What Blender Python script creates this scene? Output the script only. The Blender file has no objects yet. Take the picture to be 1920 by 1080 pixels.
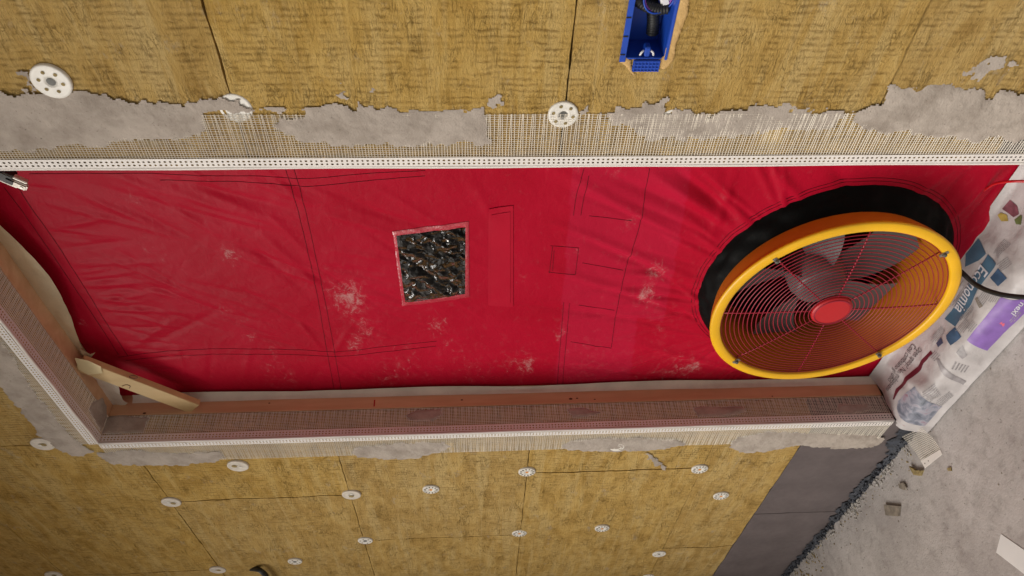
import bpy, bmesh, math, random
import numpy as np
from mathutils import Matrix, Vector
random.seed(7)
rng = np.random.default_rng(11)
scene = bpy.context.scene
COL = scene.collection

# ------------------------------------------------------------------ camera
F_PX = 1343.16
CAM = np.array([1.92739, -1.12052, 1.43174])
RIGHT = np.array([0.03437992, -0.05279519, -0.99801337])   # photo taken with the phone turned a quarter
DOWN = np.array([-0.66335373, -0.74811906, 0.01672426])
FWD = np.array([-0.74751578, 0.66146092, -0.06074215])
cam = bpy.data.cameras.new('camera')
cam.sensor_width = 36.0
cam.lens = 36.0 * F_PX / 1920.0
cam.clip_start = 0.02
cam.clip_end = 500
camo = bpy.data.objects.new('camera', cam)
COL.objects.link(camo)
m = Matrix.Identity(4)
for i in range(3):
    m[i][0] = RIGHT[i]; m[i][1] = -DOWN[i]; m[i][2] = -FWD[i]; m[i][3] = CAM[i]
camo.matrix_world = m
scene.camera = camo
scene.render.resolution_x = 1024
scene.render.resolution_y = 576

# ------------------------------------------------------------------ light
SUN_DIR = Vector((-0.42, -0.72, 0.62)).normalized()     # towards the light: left, in front, above
world = bpy.data.worlds.new('World')
scene.world = world
world.use_nodes = True
wn = world.node_tree.nodes; wl = world.node_tree.links
bg = wn['Background']
sky = wn.new('ShaderNodeTexSky')
sky.sky_type = 'NISHITA'
sky.sun_disc = False
sky.sun_elevation = math.asin(SUN_DIR.z)
sky.sun_rotation = math.atan2(SUN_DIR.x, SUN_DIR.y)
sky.air_density = 1.0
sky.dust_density = 4.0
hs = wn.new('ShaderNodeHueSaturation')
hs.inputs['Saturation'].default_value = 0.12
wl.new(sky.outputs[0], hs.inputs['Color'])
wm = wn.new('ShaderNodeMix'); wm.data_type = 'RGBA'; wm.blend_type = 'MULTIPLY'; wm.inputs[0].default_value = 1.0
wm.inputs[7].default_value = (1.0, 0.93, 0.85, 1)      # hazy, slightly warm overcast light
wl.new(hs.outputs[0], wm.inputs[6])
wl.new(wm.outputs[2], bg.inputs['Color'])
bg.inputs['Strength'].default_value = 0.06
sun = bpy.data.lights.new('sun', 'SUN')
sun.energy = 1.5
sun.angle = math.radians(34)
sun.color = (1.0, 0.96, 0.9)
suno = bpy.data.objects.new('sun', sun)
COL.objects.link(suno)
suno.rotation_euler = SUN_DIR.to_track_quat('Z', 'Y').to_euler()
suno.location = (-3, -5, 5)
vs = scene.view_settings
vs.view_transform = 'Standard'
vs.look = 'None'
vs.exposure = 0.35
vs.gamma = 1.0

# ------------------------------------------------------------------ helpers
def at(u, v, axis=1, val=0.0):
    """where the sight line through a point of the photograph meets a plane of the place"""
    d = RIGHT * ((u - 960) / F_PX) + DOWN * ((v - 540) / F_PX) + FWD
    t = (val - CAM[axis]) / d[axis]
    return CAM + t * d

def xz(pts, y=0.0):
    return [(p[0], p[2]) for p in (at(u, v, 1, y) for u, v in pts)]

_LAT = np.random.default_rng(3).random((256, 256))
def vnoise(x, y):
    x = np.asarray(x, float); y = np.asarray(y, float)
    xi = np.floor(x).astype(int); yi = np.floor(y).astype(int)
    fx = x - xi; fy = y - yi
    fx = fx * fx * (3 - 2 * fx); fy = fy * fy * (3 - 2 * fy)
    a = _LAT[xi % 256, yi % 256]; b = _LAT[(xi + 1) % 256, yi % 256]
    c = _LAT[xi % 256, (yi + 1) % 256]; d = _LAT[(xi + 1) % 256, (yi + 1) % 256]
    return (a + (b - a) * fx) * (1 - fy) + (c + (d - c) * fx) * fy
def fbm(x, y, o=4, g=0.5):
    s = 0; a = 1; n = 0
    for k in range(o):
        s = s + a * vnoise(x * 2 ** k + 17.3 * k, y * 2 ** k + 9.1 * k); n += a; a *= g
    return s / n - 0.5

def world_loc(o):
    v = Vector((0, 0, 0))
    while o is not None:
        v += o.location; o = o.parent
    return v

def tag(o, label=None, cat=None, group=None, kind=None):
    if label: o['label'] = label
    if cat: o['category'] = cat
    if group: o['group'] = group
    if kind: o['kind'] = kind
    return o

def thing(name, loc, label, cat, group=None):
    o = bpy.data.objects.new(name, None)
    o.empty_display_size = 0.05
    o.location = loc
    COL.objects.link(o)
    return tag(o, label, cat, group)

def obj(name, verts, faces, mat, parent=None, smooth=False, loc=None):
    """one mesh object from world coordinates; its origin is its parent's, or its own base"""
    V = np.asarray(verts, float).reshape(-1, 3)
    if parent is not None: base = np.array(world_loc(parent))
    elif loc is not None: base = np.array(loc, float)
    else:
        base = np.array([V[:, 0].mean(), V[:, 1].mean(), V[:, 2].min()])
    me = bpy.data.meshes.new(name)
    me.from_pydata((V - base).tolist(), [], [list(map(int, f)) for f in faces])
    if smooth:
        me.polygons.foreach_set('use_smooth', [True] * len(me.polygons))
    if mat is not None: me.materials.append(mat)
    me.update()
    o = bpy.data.objects.new(name, me)
    COL.objects.link(o)
    if parent is not None: o.parent = parent
    else: o.location = base.tolist()
    return o

class MB:
    def __init__(s): s.v = []; s.f = []
    def add(s, v, f):
        n = len(s.v); s.v += [tuple(map(float, p)) for p in v]; s.f += [[i + n for i in q] for q in f]; return s
    def box(s, a, b, bev=0.0):
        (x0, y0, z0), (x1, y1, z1) = a, b
        if bev <= 0:
            v = [(x, y, z) for z in (z0, z1) for y in (y0, y1) for x in (x0, x1)]
            return s.add(v, [(0, 2, 3, 1), (4, 5, 7, 6), (0, 1, 5, 4), (2, 6, 7, 3), (0, 4, 6, 2), (1, 3, 7, 5)])
        bm = bmesh.new()
        bmesh.ops.create_cube(bm, size=1.0)
        for q in bm.verts:
            q.co = ((x0 + x1) / 2 + q.co.x * (x1 - x0), (y0 + y1) / 2 + q.co.y * (y1 - y0), (z0 + z1) / 2 + q.co.z * (z1 - z0))
        bmesh.ops.bevel(bm, geom=bm.edges[:] , offset=bev, segments=1, affect='EDGES')
        return s.bm(bm)
    def bm(s, bm, M=None):
        bm.verts.index_update()
        v = [(M @ q.co if M else q.co) for q in bm.verts]
        f = [[w.index for w in p.verts] for p in bm.faces]
        bm.free()
        return s.add(v, f)
    def obox(s, c, ax, ay, az, hx, hy, hz, bev=0.0):
        """oriented box; ax, ay, az unit axes"""
        bm = bmesh.new(); bmesh.ops.create_cube(bm, size=1.0)
        for q in bm.verts: q.co = (q.co.x * 2 * hx, q.co.y * 2 * hy, q.co.z * 2 * hz)
        if bev > 0: bmesh.ops.bevel(bm, geom=bm.edges[:], offset=bev, segments=2, affect='EDGES')
        M = Matrix(((ax[0], ay[0], az[0], c[0]), (ax[1], ay[1], az[1], c[1]), (ax[2], ay[2], az[2], c[2]), (0, 0, 0, 1)))
        return s.bm(bm, M)
    def lathe(s, prof, c, n=48, a0=0, closed=False):
        """profile of (r, y) turned about the y axis through c"""
        k = len(prof); v = []
        for i in range(n):
            a = a0 + 2 * math.pi * i / n
            for r, y in prof: v.append((c[0] + r * math.cos(a), c[1] + y, c[2] + r * math.sin(a)))
        f = []
        for i in range(n):
            j = (i + 1) % n
            for q in range(k if closed else k - 1):
                q2 = (q + 1) % k
                f.append((i * k + q, i * k + q2, j * k + q2, j * k + q))
        return s.add(v, f)
    def tube(s, pts, r, n=8, caps=True):
        P = [Vector(p) for p in pts]; k = len(P)
        R = r if hasattr(r, '__len__') else [r] * k
        T = [(P[min(i + 1, k - 1)] - P[max(i - 1, 0)]).normalized() for i in range(k)]
        nrm = T[0].orthogonal().normalized(); v = []
        for i in range(k):
            nrm = (nrm - T[i] * nrm.dot(T[i])).normalized(); b = T[i].cross(nrm)
            for q in range(n):
                a = 2 * math.pi * q / n
                v.append(P[i] + (nrm * math.cos(a) + b * math.sin(a)) * R[i])
        f = [(i * n + q, i * n + (q + 1) % n, (i + 1) * n + (q + 1) % n, (i + 1) * n + q) for i in range(k - 1) for q in range(n)]
        if caps: f += [list(range(n))[::-1], [(k - 1) * n + q for q in range(n)]]
        return s.add(v, f)
    def build(s, name, mat, parent=None, smooth=False, loc=None): return obj(name, s.v, s.f, mat, parent, smooth, loc)

def spline(pts, n=10):
    P = [np.array(p, float) for p in pts]; P = [2 * P[0] - P[1]] + P + [2 * P[-1] - P[-2]]; out = []
    for i in range(1, len(P) - 2):
        for k in range(n):
            t = k / n; a, b, c, d = P[i - 1:i + 3]
            out.append(0.5 * (2 * b + (c - a) * t + (2 * a - 5 * b + 4 * c - d) * t * t + (3 * b - a - 3 * c + d) * t ** 3))
    out.append(P[-2]); return out

# ------------------------------------------------------------------ materials
def new_mat(name):
    m = bpy.data.materials.new(name); m.use_nodes = True
    nt = m.node_tree; p = nt.nodes['Principled BSDF']
    return m, nt, p
def nd(nt, t, **kw):
    n = nt.nodes.new(t)
    for k, v in kw.items():
        if k in n.inputs: n.inputs[k].default_value = v
        else: setattr(n, k, v)
    return n
def ramp(nt, src, stops):
    r = nt.nodes.new('ShaderNodeValToRGB')
    e = r.color_ramp.elements
    while len(e) < len(stops): e.new(0.5)
    for q, (pos, c) in zip(e, stops):
        q.position = pos
        c = c if hasattr(c, '__len__') else (c, c, c)
        q.color = (*c, 1)
    nt.links.new(src, r.inputs[0]); return r
def mixc(nt, fac, a, b, mode='MIX'):
    x = nt.nodes.new('ShaderNodeMix'); x.data_type = 'RGBA'; x.blend_type = mode
    for sock, val in ((x.inputs[0], fac), (x.inputs[6], a), (x.inputs[7], b)):
        if hasattr(val, 'is_output'): nt.links.new(val, sock)
        elif hasattr(val, '__len__'): sock.default_value = (*val[:3], 1)
        else: sock.default_value = val
    return x.outputs[2]
def math_(nt, op, a, b=0.0, c=0.0):
    x = nt.nodes.new('ShaderNodeMath'); x.operation = op
    for sock, val in zip(x.inputs, (a, b, c)):
        if hasattr(val, 'is_output'): nt.links.new(val, sock)
        else: sock.default_value = val
    return x.outputs[0]
def pos(nt, scale=(1, 1, 1), rot=(0, 0, 0)):
    g = nt.nodes.new('ShaderNodeNewGeometry'); mp = nt.nodes.new('ShaderNodeMapping')
    mp.inputs['Scale'].default_value = scale; mp.inputs['Rotation'].default_value = rot
    nt.links.new(g.outputs['Position'], mp.inputs['Vector']); return mp.outputs[0]
def noise(nt, vec, scale, detail=4, rough=0.55, dist=0.0):
    n = nd(nt, 'ShaderNodeTexNoise', Scale=scale, Detail=detail, Roughness=rough, Distortion=dist)
    nt.links.new(vec, n.inputs['Vector']); return n.outputs['Fac']
def bump(nt, p, h, strength, dist, prev=None):
    b = nd(nt, 'ShaderNodeBump', Strength=strength, Distance=dist)
    nt.links.new(h, b.inputs['Height'])
    if prev is not None: nt.links.new(prev, b.inputs['Normal'])
    nt.links.new(b.outputs[0], p.inputs['Normal']); return b.outputs[0]

def simple(name, col, rough=0.5, spec=0.5, metal=0.0, var=0.12, bmp=0.0, bscale=200, nscale=8):
    m, nt, p = new_mat(name)
    v = pos(nt)
    n = noise(nt, v, nscale, 5)
    r = ramp(nt, n, [(0.3, tuple(c * (1 - var) for c in col)), (0.7, tuple(min(1, c * (1 + var)) for c in col))])
    nt.links.new(r.outputs[0], p.inputs['Base Color'])
    n2 = noise(nt, v, nscale * 5, 4)
    rr = ramp(nt, n2, [(0.25, max(0.03, rough - 0.1)), (0.75, min(1, rough + 0.1))])
    nt.links.new(rr.outputs[0], p.inputs['Roughness'])
    p.inputs['Specular IOR Level'].default_value = spec
    p.inputs['Metallic'].default_value = metal
    if bmp > 0: bump(nt, p, noise(nt, v, bscale, 4), bmp, 0.002)
    return m

def wool_material():
    m, nt, p = new_mat('mineral_wool')
    oi = nt.nodes.new('ShaderNodeObjectInfo')
    v = pos(nt)
    # streaks along x (bands across z), fibres, ribs along z (about 12 mm apart in x)
    streak = noise(nt, pos(nt, (2.0, 1, 26)), 1.0, 5, 0.62, 0.5)
    strk2 = noise(nt, pos(nt, (5, 5, 80)), 1.0, 5, 0.65, 0.8)
    fibre = noise(nt, pos(nt, (38, 30, 170)), 1.0, 5, 0.72, 1.6)
    clump = noise(nt, pos(nt, (8, 8, 16)), 1.0, 6, 0.66, 0.8)
    fine = noise(nt, v, 300, 4, 0.75)
    warp = noise(nt, pos(nt, (6, 6, 18)), 1.0, 3)
    crk = noise(nt, pos(nt, (16, 16, 60)), 1.0, 4, 0.6, 1.5)
    crack = ramp(nt, math_(nt, 'ABSOLUTE', math_(nt, 'SUBTRACT', crk, 0.5)), [(0.0, 1.0), (0.020, 0.0)]).outputs[0]
    crack = math_(nt, 'MULTIPLY', crack, ramp(nt, noise(nt, pos(nt, (14, 14, 14)), 1.0, 3), [(0.47, 0.0), (0.62, 1.0)]).outputs[0])
    sx = nt.nodes.new('ShaderNodeSeparateXYZ'); nt.links.new(v, sx.inputs[0])
    ph = math_(nt, 'ADD', math_(nt, 'MULTIPLY', sx.outputs[0], 2 * math.pi / 0.0118), math_(nt, 'MULTIPLY', warp, 9.0))
    rib = math_(nt, 'MULTIPLY_ADD', math_(nt, 'SINE', ph), 0.5, 0.5)
    ribn = ramp(nt, noise(nt, pos(nt, (75, 60, 30)), 1.0, 4, 0.7, 0.8), [(0.42, 0.0), (0.62, 0.75)]).outputs[0]
    ribmask = ramp(nt, noise(nt, pos(nt, (3, 3, 22)), 1.0, 4, 0.6), [(0.36, 0.0), (0.52, 1.0)]).outputs[0]
    ribm = math_(nt, 'MULTIPLY', math_(nt, 'MULTIPLY', rib, ribmask), math_(nt, 'MULTIPLY_ADD', ribn, 1.6, 0.0))
    base = ramp(nt, clump, [(0.27, (0.38, 0.228, 0.058)), (0.47, (0.53, 0.345, 0.105)), (0.70, (0.62, 0.435, 0.165))]).outputs[0]
    base = mixc(nt, ramp(nt, streak, [(0.50, 0.0), (0.62, 0.75)]).outputs[0], base, (0.61, 0.44, 0.18))
    base = mixc(nt, ramp(nt, strk2, [(0.28, 0.5), (0.43, 0.0)]).outputs[0], base, (0.22, 0.125, 0.028))
    base = mixc(nt, ramp(nt, fibre, [(0.28, 0.6), (0.45, 0.0)]).outputs[0], base, (0.19, 0.110, 0.022))
    base = mixc(nt, ramp(nt, fibre, [(0.58, 0.0), (0.76, 0.5)]).outputs[0], base, (0.60, 0.46, 0.20))
    base = mixc(nt, math_(nt, 'MULTIPLY', ribm, 0.50), base, (0.17, 0.095, 0.022))
    base = mixc(nt, math_(nt, 'MULTIPLY', crack, 0.38), base, (0.14, 0.080, 0.018))
    # scattered grey mortar dust
    dust = ramp(nt, noise(nt, pos(nt, (10, 10, 18)), 1.0, 7, 0.75), [(0.585, 0.0), (0.70, 0.55)]).outputs[0]
    base = mixc(nt, dust, base, (0.42, 0.37, 0.29))
    hv = nd(nt, 'ShaderNodeHueSaturation')
    nt.links.new(base, hv.inputs['Color'])
    nt.links.new(math_(nt, 'MULTIPLY_ADD', oi.outputs['Random'], 0.07, 0.965), hv.inputs['Value'])
    nt.links.new(math_(nt, 'MULTIPLY_ADD', oi.outputs['Random'], 0.06, 0.97), hv.inputs['Saturation'])
    nt.links.new(hv.outputs[0], p.inputs['Base Color'])
    p.inputs['Roughness'].default_value = 0.95
    p.inputs['Specular IOR Level'].default_value = 0.15
    h = math_(nt, 'ADD', math_(nt, 'MULTIPLY', fibre, 0.9), math_(nt, 'MULTIPLY', clump, 1.0))
    h = math_(nt, 'ADD', h, math_(nt, 'MULTIPLY', ribm, -0.35))
    h = math_(nt, 'ADD', h, math_(nt, 'MULTIPLY', crack, -0.5))
    h = math_(nt, 'ADD', h, math_(nt, 'MULTIPLY', fine, 0.45))
    bump(nt, p, h, 0.8, 0.006)
    return m

def mortar_material(name, col, dark):
    m, nt, p = new_mat(name)
    v = pos(nt)
    a = noise(nt, v, 14, 6, 0.65)
    b = noise(nt, pos(nt, (60, 60, 60)), 1.0, 4, 0.7)
    c = ramp(nt, a, [(0.3, dark), (0.55, col), (0.75, tuple(min(1, q * 1.16) for q in col))]).outputs[0]
    pits = ramp(nt, noise(nt, v, 190, 3, 0.6), [(0.26, 0.75), (0.36, 0.0)]).outputs[0]
    c = mixc(nt, pits, c, tuple(q * 0.45 for q in dark))
    nt.links.new(c, p.inputs['Base Color'])
    p.inputs['Roughness'].default_value = 0.92
    p.inputs['Specular IOR Level'].default_value = 0.25
    bump(nt, p, math_(nt, 'ADD', math_(nt, 'MULTIPLY', b, 0.7), math_(nt, 'MULTIPLY', noise(nt, v, 260, 3), 0.5)), 0.6, 0.004)
    return m

def concrete_material():
    m, nt, p = new_mat('rough_concrete')
    v = pos(nt)
    a = noise(nt, v, 3.2, 7, 0.62, 0.3)
    b = noise(nt, v, 22, 6, 0.65)
    c = ramp(nt, a, [(0.32, (0.36, 0.330, 0.318)), (0.50, (0.46, 0.430, 0.415)), (0.68, (0.55, 0.52, 0.505))]).outputs[0]
    c = mixc(nt, ramp(nt, b, [(0.34, 0.40), (0.50, 0.0)]).outputs[0], c, (0.22, 0.195, 0.182))
    c = mixc(nt, ramp(nt, noise(nt, v, 75, 4, 0.6), [(0.27, 0.8), (0.36, 0.0)]).outputs[0], c, (0.12, 0.105, 0.10))
    c = mixc(nt, ramp(nt, noise(nt, v, 40, 5, 0.7), [(0.60, 0.0), (0.70, 0.6)]).outputs[0], c, (0.52, 0.50, 0.475))
    nt.links.new(c, p.inputs['Base Color'])
    p.inputs['Roughness'].default_value = 0.9
    p.inputs['Specular IOR Level'].default_value = 0.3
    h = math_(nt, 'ADD', math_(nt, 'MULTIPLY', b, 1.0), math_(nt, 'MULTIPLY', noise(nt, v, 130, 4, 0.7), 0.45))
    bump(nt, p, h, 0.42, 0.008)
    return m

def cloth_material():
    m, nt, p = new_mat('red_coated_nylon')
    at1 = nd(nt, 'ShaderNodeAttribute', attribute_name='dust')
    at2 = nd(nt, 'ShaderNodeAttribute', attribute_name='backing')
    v = pos(nt)
    a = noise(nt, v, 5, 4)
    c = ramp(nt, a, [(0.3, (0.39, 0.0042, 0.021)), (0.7, (0.45, 0.0062, 0.029))]).outputs[0]
    c = mixc(nt, math_(nt, 'MULTIPLY', at2.outputs['Fac'], 0.32), c, (0.49, 0.020, 0.064))
    # powder scuffs where things rubbed against it
    n1 = noise(nt, pos(nt, (260, 60, 190)), 1.0, 5, 0.8, 0.6)
    n2 = noise(nt, pos(nt, (38, 20, 55)), 1.0, 5, 0.65, 0.8)
    nn = math_(nt, 'ADD', math_(nt, 'MULTIPLY', n1, 0.55), math_(nt, 'MULTIPLY', n2, 0.6))
    d = math_(nt, 'ADD', math_(nt, 'MULTIPLY', at1.outputs['Fac'], 0.20), nn)
    spots = ramp(nt, d, [(0.725, 0.0), (0.90, 0.55)]).outputs[0]
    c = mixc(nt, spots, c, (0.58, 0.40, 0.38))
    haze = ramp(nt, math_(nt, 'ADD', n2, math_(nt, 'MULTIPLY', at1.outputs['Fac'], 0.2)), [(0.55, 0.0), (0.85, 0.10)]).outputs[0]
    c = mixc(nt, haze, c, (0.55, 0.30, 0.30))
    nt.links.new(c, p.inputs['Base Color'])
    p.inputs['Roughness'].default_value = 0.40
    p.inputs['Specular IOR Level'].default_value = 0.065
    w = math_(nt, 'ADD', noise(nt, pos(nt, (26, 26, 42), (0, 0.5, 0)), 1.0, 4, 0.5, 0.6), math_(nt, 'MULTIPLY', noise(nt, v, 900, 2), 0.02))
    bump(nt, p, w, 0.16, 0.010)
    return m

def wood_material(name, c0, c1):
    m, nt, p = new_mat(name)
    g = noise(nt, pos(nt, (26, 26, 3.0)), 1.0, 5, 0.6, 0.6)
    c = ramp(nt, g, [(0.3, c0), (0.7, c1)]).outputs[0]
    c = mixc(nt, ramp(nt, noise(nt, pos(nt, (4, 4, 2)), 1.0, 4), [(0.35, 0.35), (0.6, 0.0)]).outputs[0], c, tuple(q * 0.6 for q in c0))
    nt.links.new(c, p.inputs['Base Color'])
    p.inputs['Roughness'].default_value = 0.62
    bump(nt, p, g, 0.2, 0.002)
    return m

def film_material():
    """crinkled clear plastic window"""
    m, nt, p = new_mat('clear_plastic')
    out = nt.nodes['Material Output']
    tr = nd(nt, 'ShaderNodeBsdfTransparent'); tr.inputs[0].default_value = (0.80, 0.78, 0.72, 1)
    gl = nd(nt, 'ShaderNodeBsdfGlossy', Roughness=0.025); gl.inputs[0].default_value = (1, 1, 1, 1)
    fr = nd(nt, 'ShaderNodeFresnel', IOR=1.26)
    b = nd(nt, 'ShaderNodeBump', Strength=0.12, Distance=0.004)
    nt.links.new(noise(nt, pos(nt, (55, 55, 55)), 1.0, 2, 0.4, 1.4), b.inputs['Height'])
    nt.links.new(b.outputs[0], gl.inputs['Normal']); nt.links.new(b.outputs[0], fr.inputs['Normal'])
    mx = nt.nodes.new('ShaderNodeMixShader')
    nt.links.new(math_(nt, 'MULTIPLY_ADD', fr.outputs[0], 0.8, 0.001), mx.inputs[0])
    nt.links.new(tr.outputs[0], mx.inputs[1]); nt.links.new(gl.outputs[0], mx.inputs[2])
    nt.links.new(mx.outputs[0], out.inputs['Surface'])
    return m

def paper_film(name, col, alpha):
    m, nt, p = new_mat(name)
    v = pos(nt)
    c = ramp(nt, noise(nt, v, 12, 5), [(0.3, tuple(q * 0.8 for q in col)), (0.7, col)]).outputs[0]
    nt.links.new(c, p.inputs['Base Color'])
    p.inputs['Roughness'].default_value = 0.45
    p.inputs['Alpha'].default_value = alpha
    bump(nt, p, noise(nt, v, 28, 4, 0.6, 0.6), 0.5, 0.006)
    return m

M = {}
M['wool'] = wool_material()
M['mortar'] = mortar_material('dry_mortar', (0.44, 0.385, 0.335), (0.30, 0.255, 0.215))
M['foam'] = mortar_material('expanding_foam', (0.66, 0.44, 0.19), (0.50, 0.31, 0.11))
M['concrete'] = concrete_material()
M['cloth'] = cloth_material()
M['wood'] = wood_material('planed_spruce', (0.62, 0.35, 0.19), (0.76, 0.49, 0.29))
M['brace'] = wood_material('pale_spruce', (0.62, 0.43, 0.20), (0.72, 0.53, 0.27))
M['film'] = film_material()
M['film_edge'] = simple('clear_film_border', (0.50, 0.035, 0.06), 0.18, 0.8, bmp=0.8, bscale=90)
M['paper'] = paper_film('masking_paper', (0.72, 0.58, 0.38), 1.0)
M['haze_film'] = paper_film('translucent_film', (0.76, 0.68, 0.58), 0.9)
M['tape'] = simple('masking_tape', (0.74, 0.62, 0.36), 0.7, bmp=0.2)
M['bead'] = simple('white_pvc', (0.80, 0.76, 0.72), 0.45, var=0.05)
M['net'] = simple('glass_fibre_net', (0.86, 0.80, 0.69), 0.4, 0.6, var=0.1)
M['plate'] = simple('white_nylon', (0.80, 0.78, 0.72), 0.4, var=0.06, nscale=60)
M['plate_clear'] = simple('milky_nylon', (0.68, 0.63, 0.55), 0.4, var=0.12, nscale=60)
M['plate_hole'] = simple('dowel_socket', (0.10, 0.075, 0.04), 0.8)
M['orange'] = simple('orange_plug', (0.80, 0.33, 0.03), 0.5)
M['grey_plug'] = simple('grey_pin', (0.10, 0.10, 0.09), 0.5)
M['plinth'] = simple('plinth_board', (0.120, 0.098, 0.098), 0.7, var=0.16, bmp=0.25, bscale=240, nscale=10)
M['membrane'] = simple('bituminous_membrane', (0.036, 0.041, 0.054), 0.65, var=0.5, bmp=1.0, bscale=120, nscale=40)
M['slab'] = simple('shade_blocker_brown', (0.34, 0.22, 0.11), 0.9)  # warm brown for the added, unseen light blockers and their bounce
M['masonry'] = simple('masonry', (0.22, 0.16, 0.11), 0.95, bmp=0.5, bscale=60)
M['dark_room'] = simple('interior_plaster', (0.42, 0.30, 0.21), 0.9)
M['yellow'] = simple('yellow_enamel', (0.85, 0.47, 0.012), 0.36, var=0.10, bmp=0.04, bscale=300)
M['shroud'] = simple('orange_shroud', (0.60, 0.20, 0.012), 0.42, var=0.08)
M['guard'] = simple('red_coated_wire', (0.33, 0.012, 0.035), 0.35, var=0.1)
M['hub'] = simple('red_plastic', (0.50, 0.012, 0.018), 0.38, var=0.05)
M['blade'] = simple('grey_blade', (0.085, 0.08, 0.08), 0.35, var=0.1)
M['motor'] = simple('cast_grey', (0.13, 0.125, 0.125), 0.4, var=0.15)
M['black_cloth'] = simple('black_nylon', (0.0035, 0.0038, 0.0038), 0.6, 0.07, var=0.3, bmp=0.5, bscale=30)
M['thread'] = simple('dark_thread', (0.075, 0.004, 0.009), 0.8, 0.2)
M['steel'] = simple('zinc_steel', (0.46, 0.43, 0.40), 0.35, metal=0.9, var=0.2, nscale=60)
M['silver'] = simple('cast_silver', (0.62, 0.58, 0.52), 0.38, metal=0.35, var=0.1, nscale=40)
M['black_plastic'] = simple('black_plastic', (0.012, 0.012, 0.012), 0.45, var=0.2)
M['rubber'] = simple('black_rubber', (0.016, 0.017, 0.017), 0.5, var=0.2, nscale=40)
M['blue'] = simple('blue_plastic', (0.012, 0.070, 0.46), 0.4, var=0.1)
M['violet'] = simple('violet_wire', (0.25, 0.06, 0.42), 0.4)
M['red_tube'] = simple('red_hose', (0.50, 0.008, 0.014), 0.3)
M['white_plastic'] = simple('white_plastic', (0.78, 0.78, 0.78), 0.35, var=0.04)
M['ink'] = simple('marker_ink', (0.10, 0.03, 0.012), 0.6)
M['red_ink'] = simple('red_marker', (0.45, 0.02, 0.02), 0.6)
M['card'] = simple('grey_cardboard', (0.24, 0.205, 0.165), 0.9, var=0.25, nscale=60)
M['wool_bit'] = simple('wool_crumb', (0.30, 0.23, 0.10), 0.95, var=0.4, nscale=120)
M['crumb'] = simple('mortar_crumb', (0.42, 0.40, 0.37), 0.95, var=0.3, nscale=150)
M['bag'] = paper_film('printed_plastic', (0.56, 0.53, 0.53), 1.0)
def ink(name, c, var=0.12): return simple(name, c, 0.42, 0.5, var=var, nscale=40)
M['teal'] = ink('teal_print', (0.075, 0.155, 0.235))
M['navy'] = ink('navy_print', (0.055, 0.105, 0.19), 0.3)
M['purple'] = ink('purple_print', (0.235, 0.125, 0.42))
M['maroon'] = ink('maroon_print', (0.13, 0.014, 0.028))
M['grey_ink'] = ink('grey_print', (0.30, 0.28, 0.29), 0.3)
M['text_ink'] = ink('black_print', (0.075, 0.06, 0.065))
M['white_ink'] = ink('white_print', (0.66, 0.66, 0.70))
M['pink'] = ink('pink_print', (0.70, 0.13, 0.20))
M['yellow_ink'] = ink('yellow_print', (0.42, 0.32, 0.08), 0.4)
M['green_ink'] = ink('green_print', (0.13, 0.17, 0.06), 0.3)
M['red_ink2'] = ink('dull_red_print', (0.20, 0.07, 0.09), 0.5)
def photo_mat():
    m, nt, p = new_mat('printed_picture')
    v = pos(nt, (34, 34, 34))
    n = nd(nt, 'ShaderNodeTexNoise', Scale=1.0, Detail=4.0, Distortion=0.6); nt.links.new(v, n.inputs['Vector'])
    c = ramp(nt, n.outputs['Fac'], [(0.28, (0.075, 0.09, 0.12)), (0.45, (0.20, 0.215, 0.27)), (0.58, (0.36, 0.36, 0.42)), (0.72, (0.30, 0.15, 0.20))]).outputs[0]
    nt.links.new(c, p.inputs['Base Color']); p.inputs['Roughness'].default_value = 0.42
    return m
M['photo'] = photo_mat()

# ------------------------------------------------------------------ ground and interior
W, H = 1.028, 2.531           # opening: width, height of the head
T_WOOL = 0.088
tag(obj('floor', [(-40, -40, 0), (40, -40, 0), (40, 40, 0), (-40, 40, 0)], [(0, 1, 2, 3)], M['concrete'], loc=(0, 0, 0)), kind='structure')
b = MB().box((-1.6, 0.42, 0.012), (2.6, 3.6, 2.75)); b.f = [q[::-1] for q in b.f]
b.f = [q for q in b.f if not all(abs(b.v[i][1] - 0.42) < 1e-6 for i in q)]
tag(b.build('interior_room', M['dark_room']), kind='structure')

tag(MB().box((-6, -1.65, 3.652), (6, 0.42, 3.85)).build('added_shade_slab', M['slab']), kind='structure')     # unseen, added overhead to block sky and shade the wall top

sw = MB().box((-2.62, -2.3, 0.001), (-2.36, -0.012, 3.648), 0.004).build('added_shade_wall', M['slab'])  # unseen wall, added to darken the left side and the cloth's reflections
tag(sw, 'unseen brown wall added to shade the left of the insulated wall', 'wall')
# ------------------------------------------------------------------ the insulated wall
wall = thing('insulated_wall', (0.5, 0.05, 0.0), 'yellow mineral wool insulated wall around the red panelled doorway', 'wall')
core = MB()
core.box((-3.4, T_WOOL + 0.002, 0.001), (-0.034, 0.42, 3.7)); core.box((W + 0.034, T_WOOL + 0.002, 0.001), (3.6, 0.42, 3.7)); core.box((-0.034, T_WOOL + 0.002, H + 0.034), (W + 0.034, 0.42, 3.7))
core.build('masonry', M['masonry'], wall)

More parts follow.
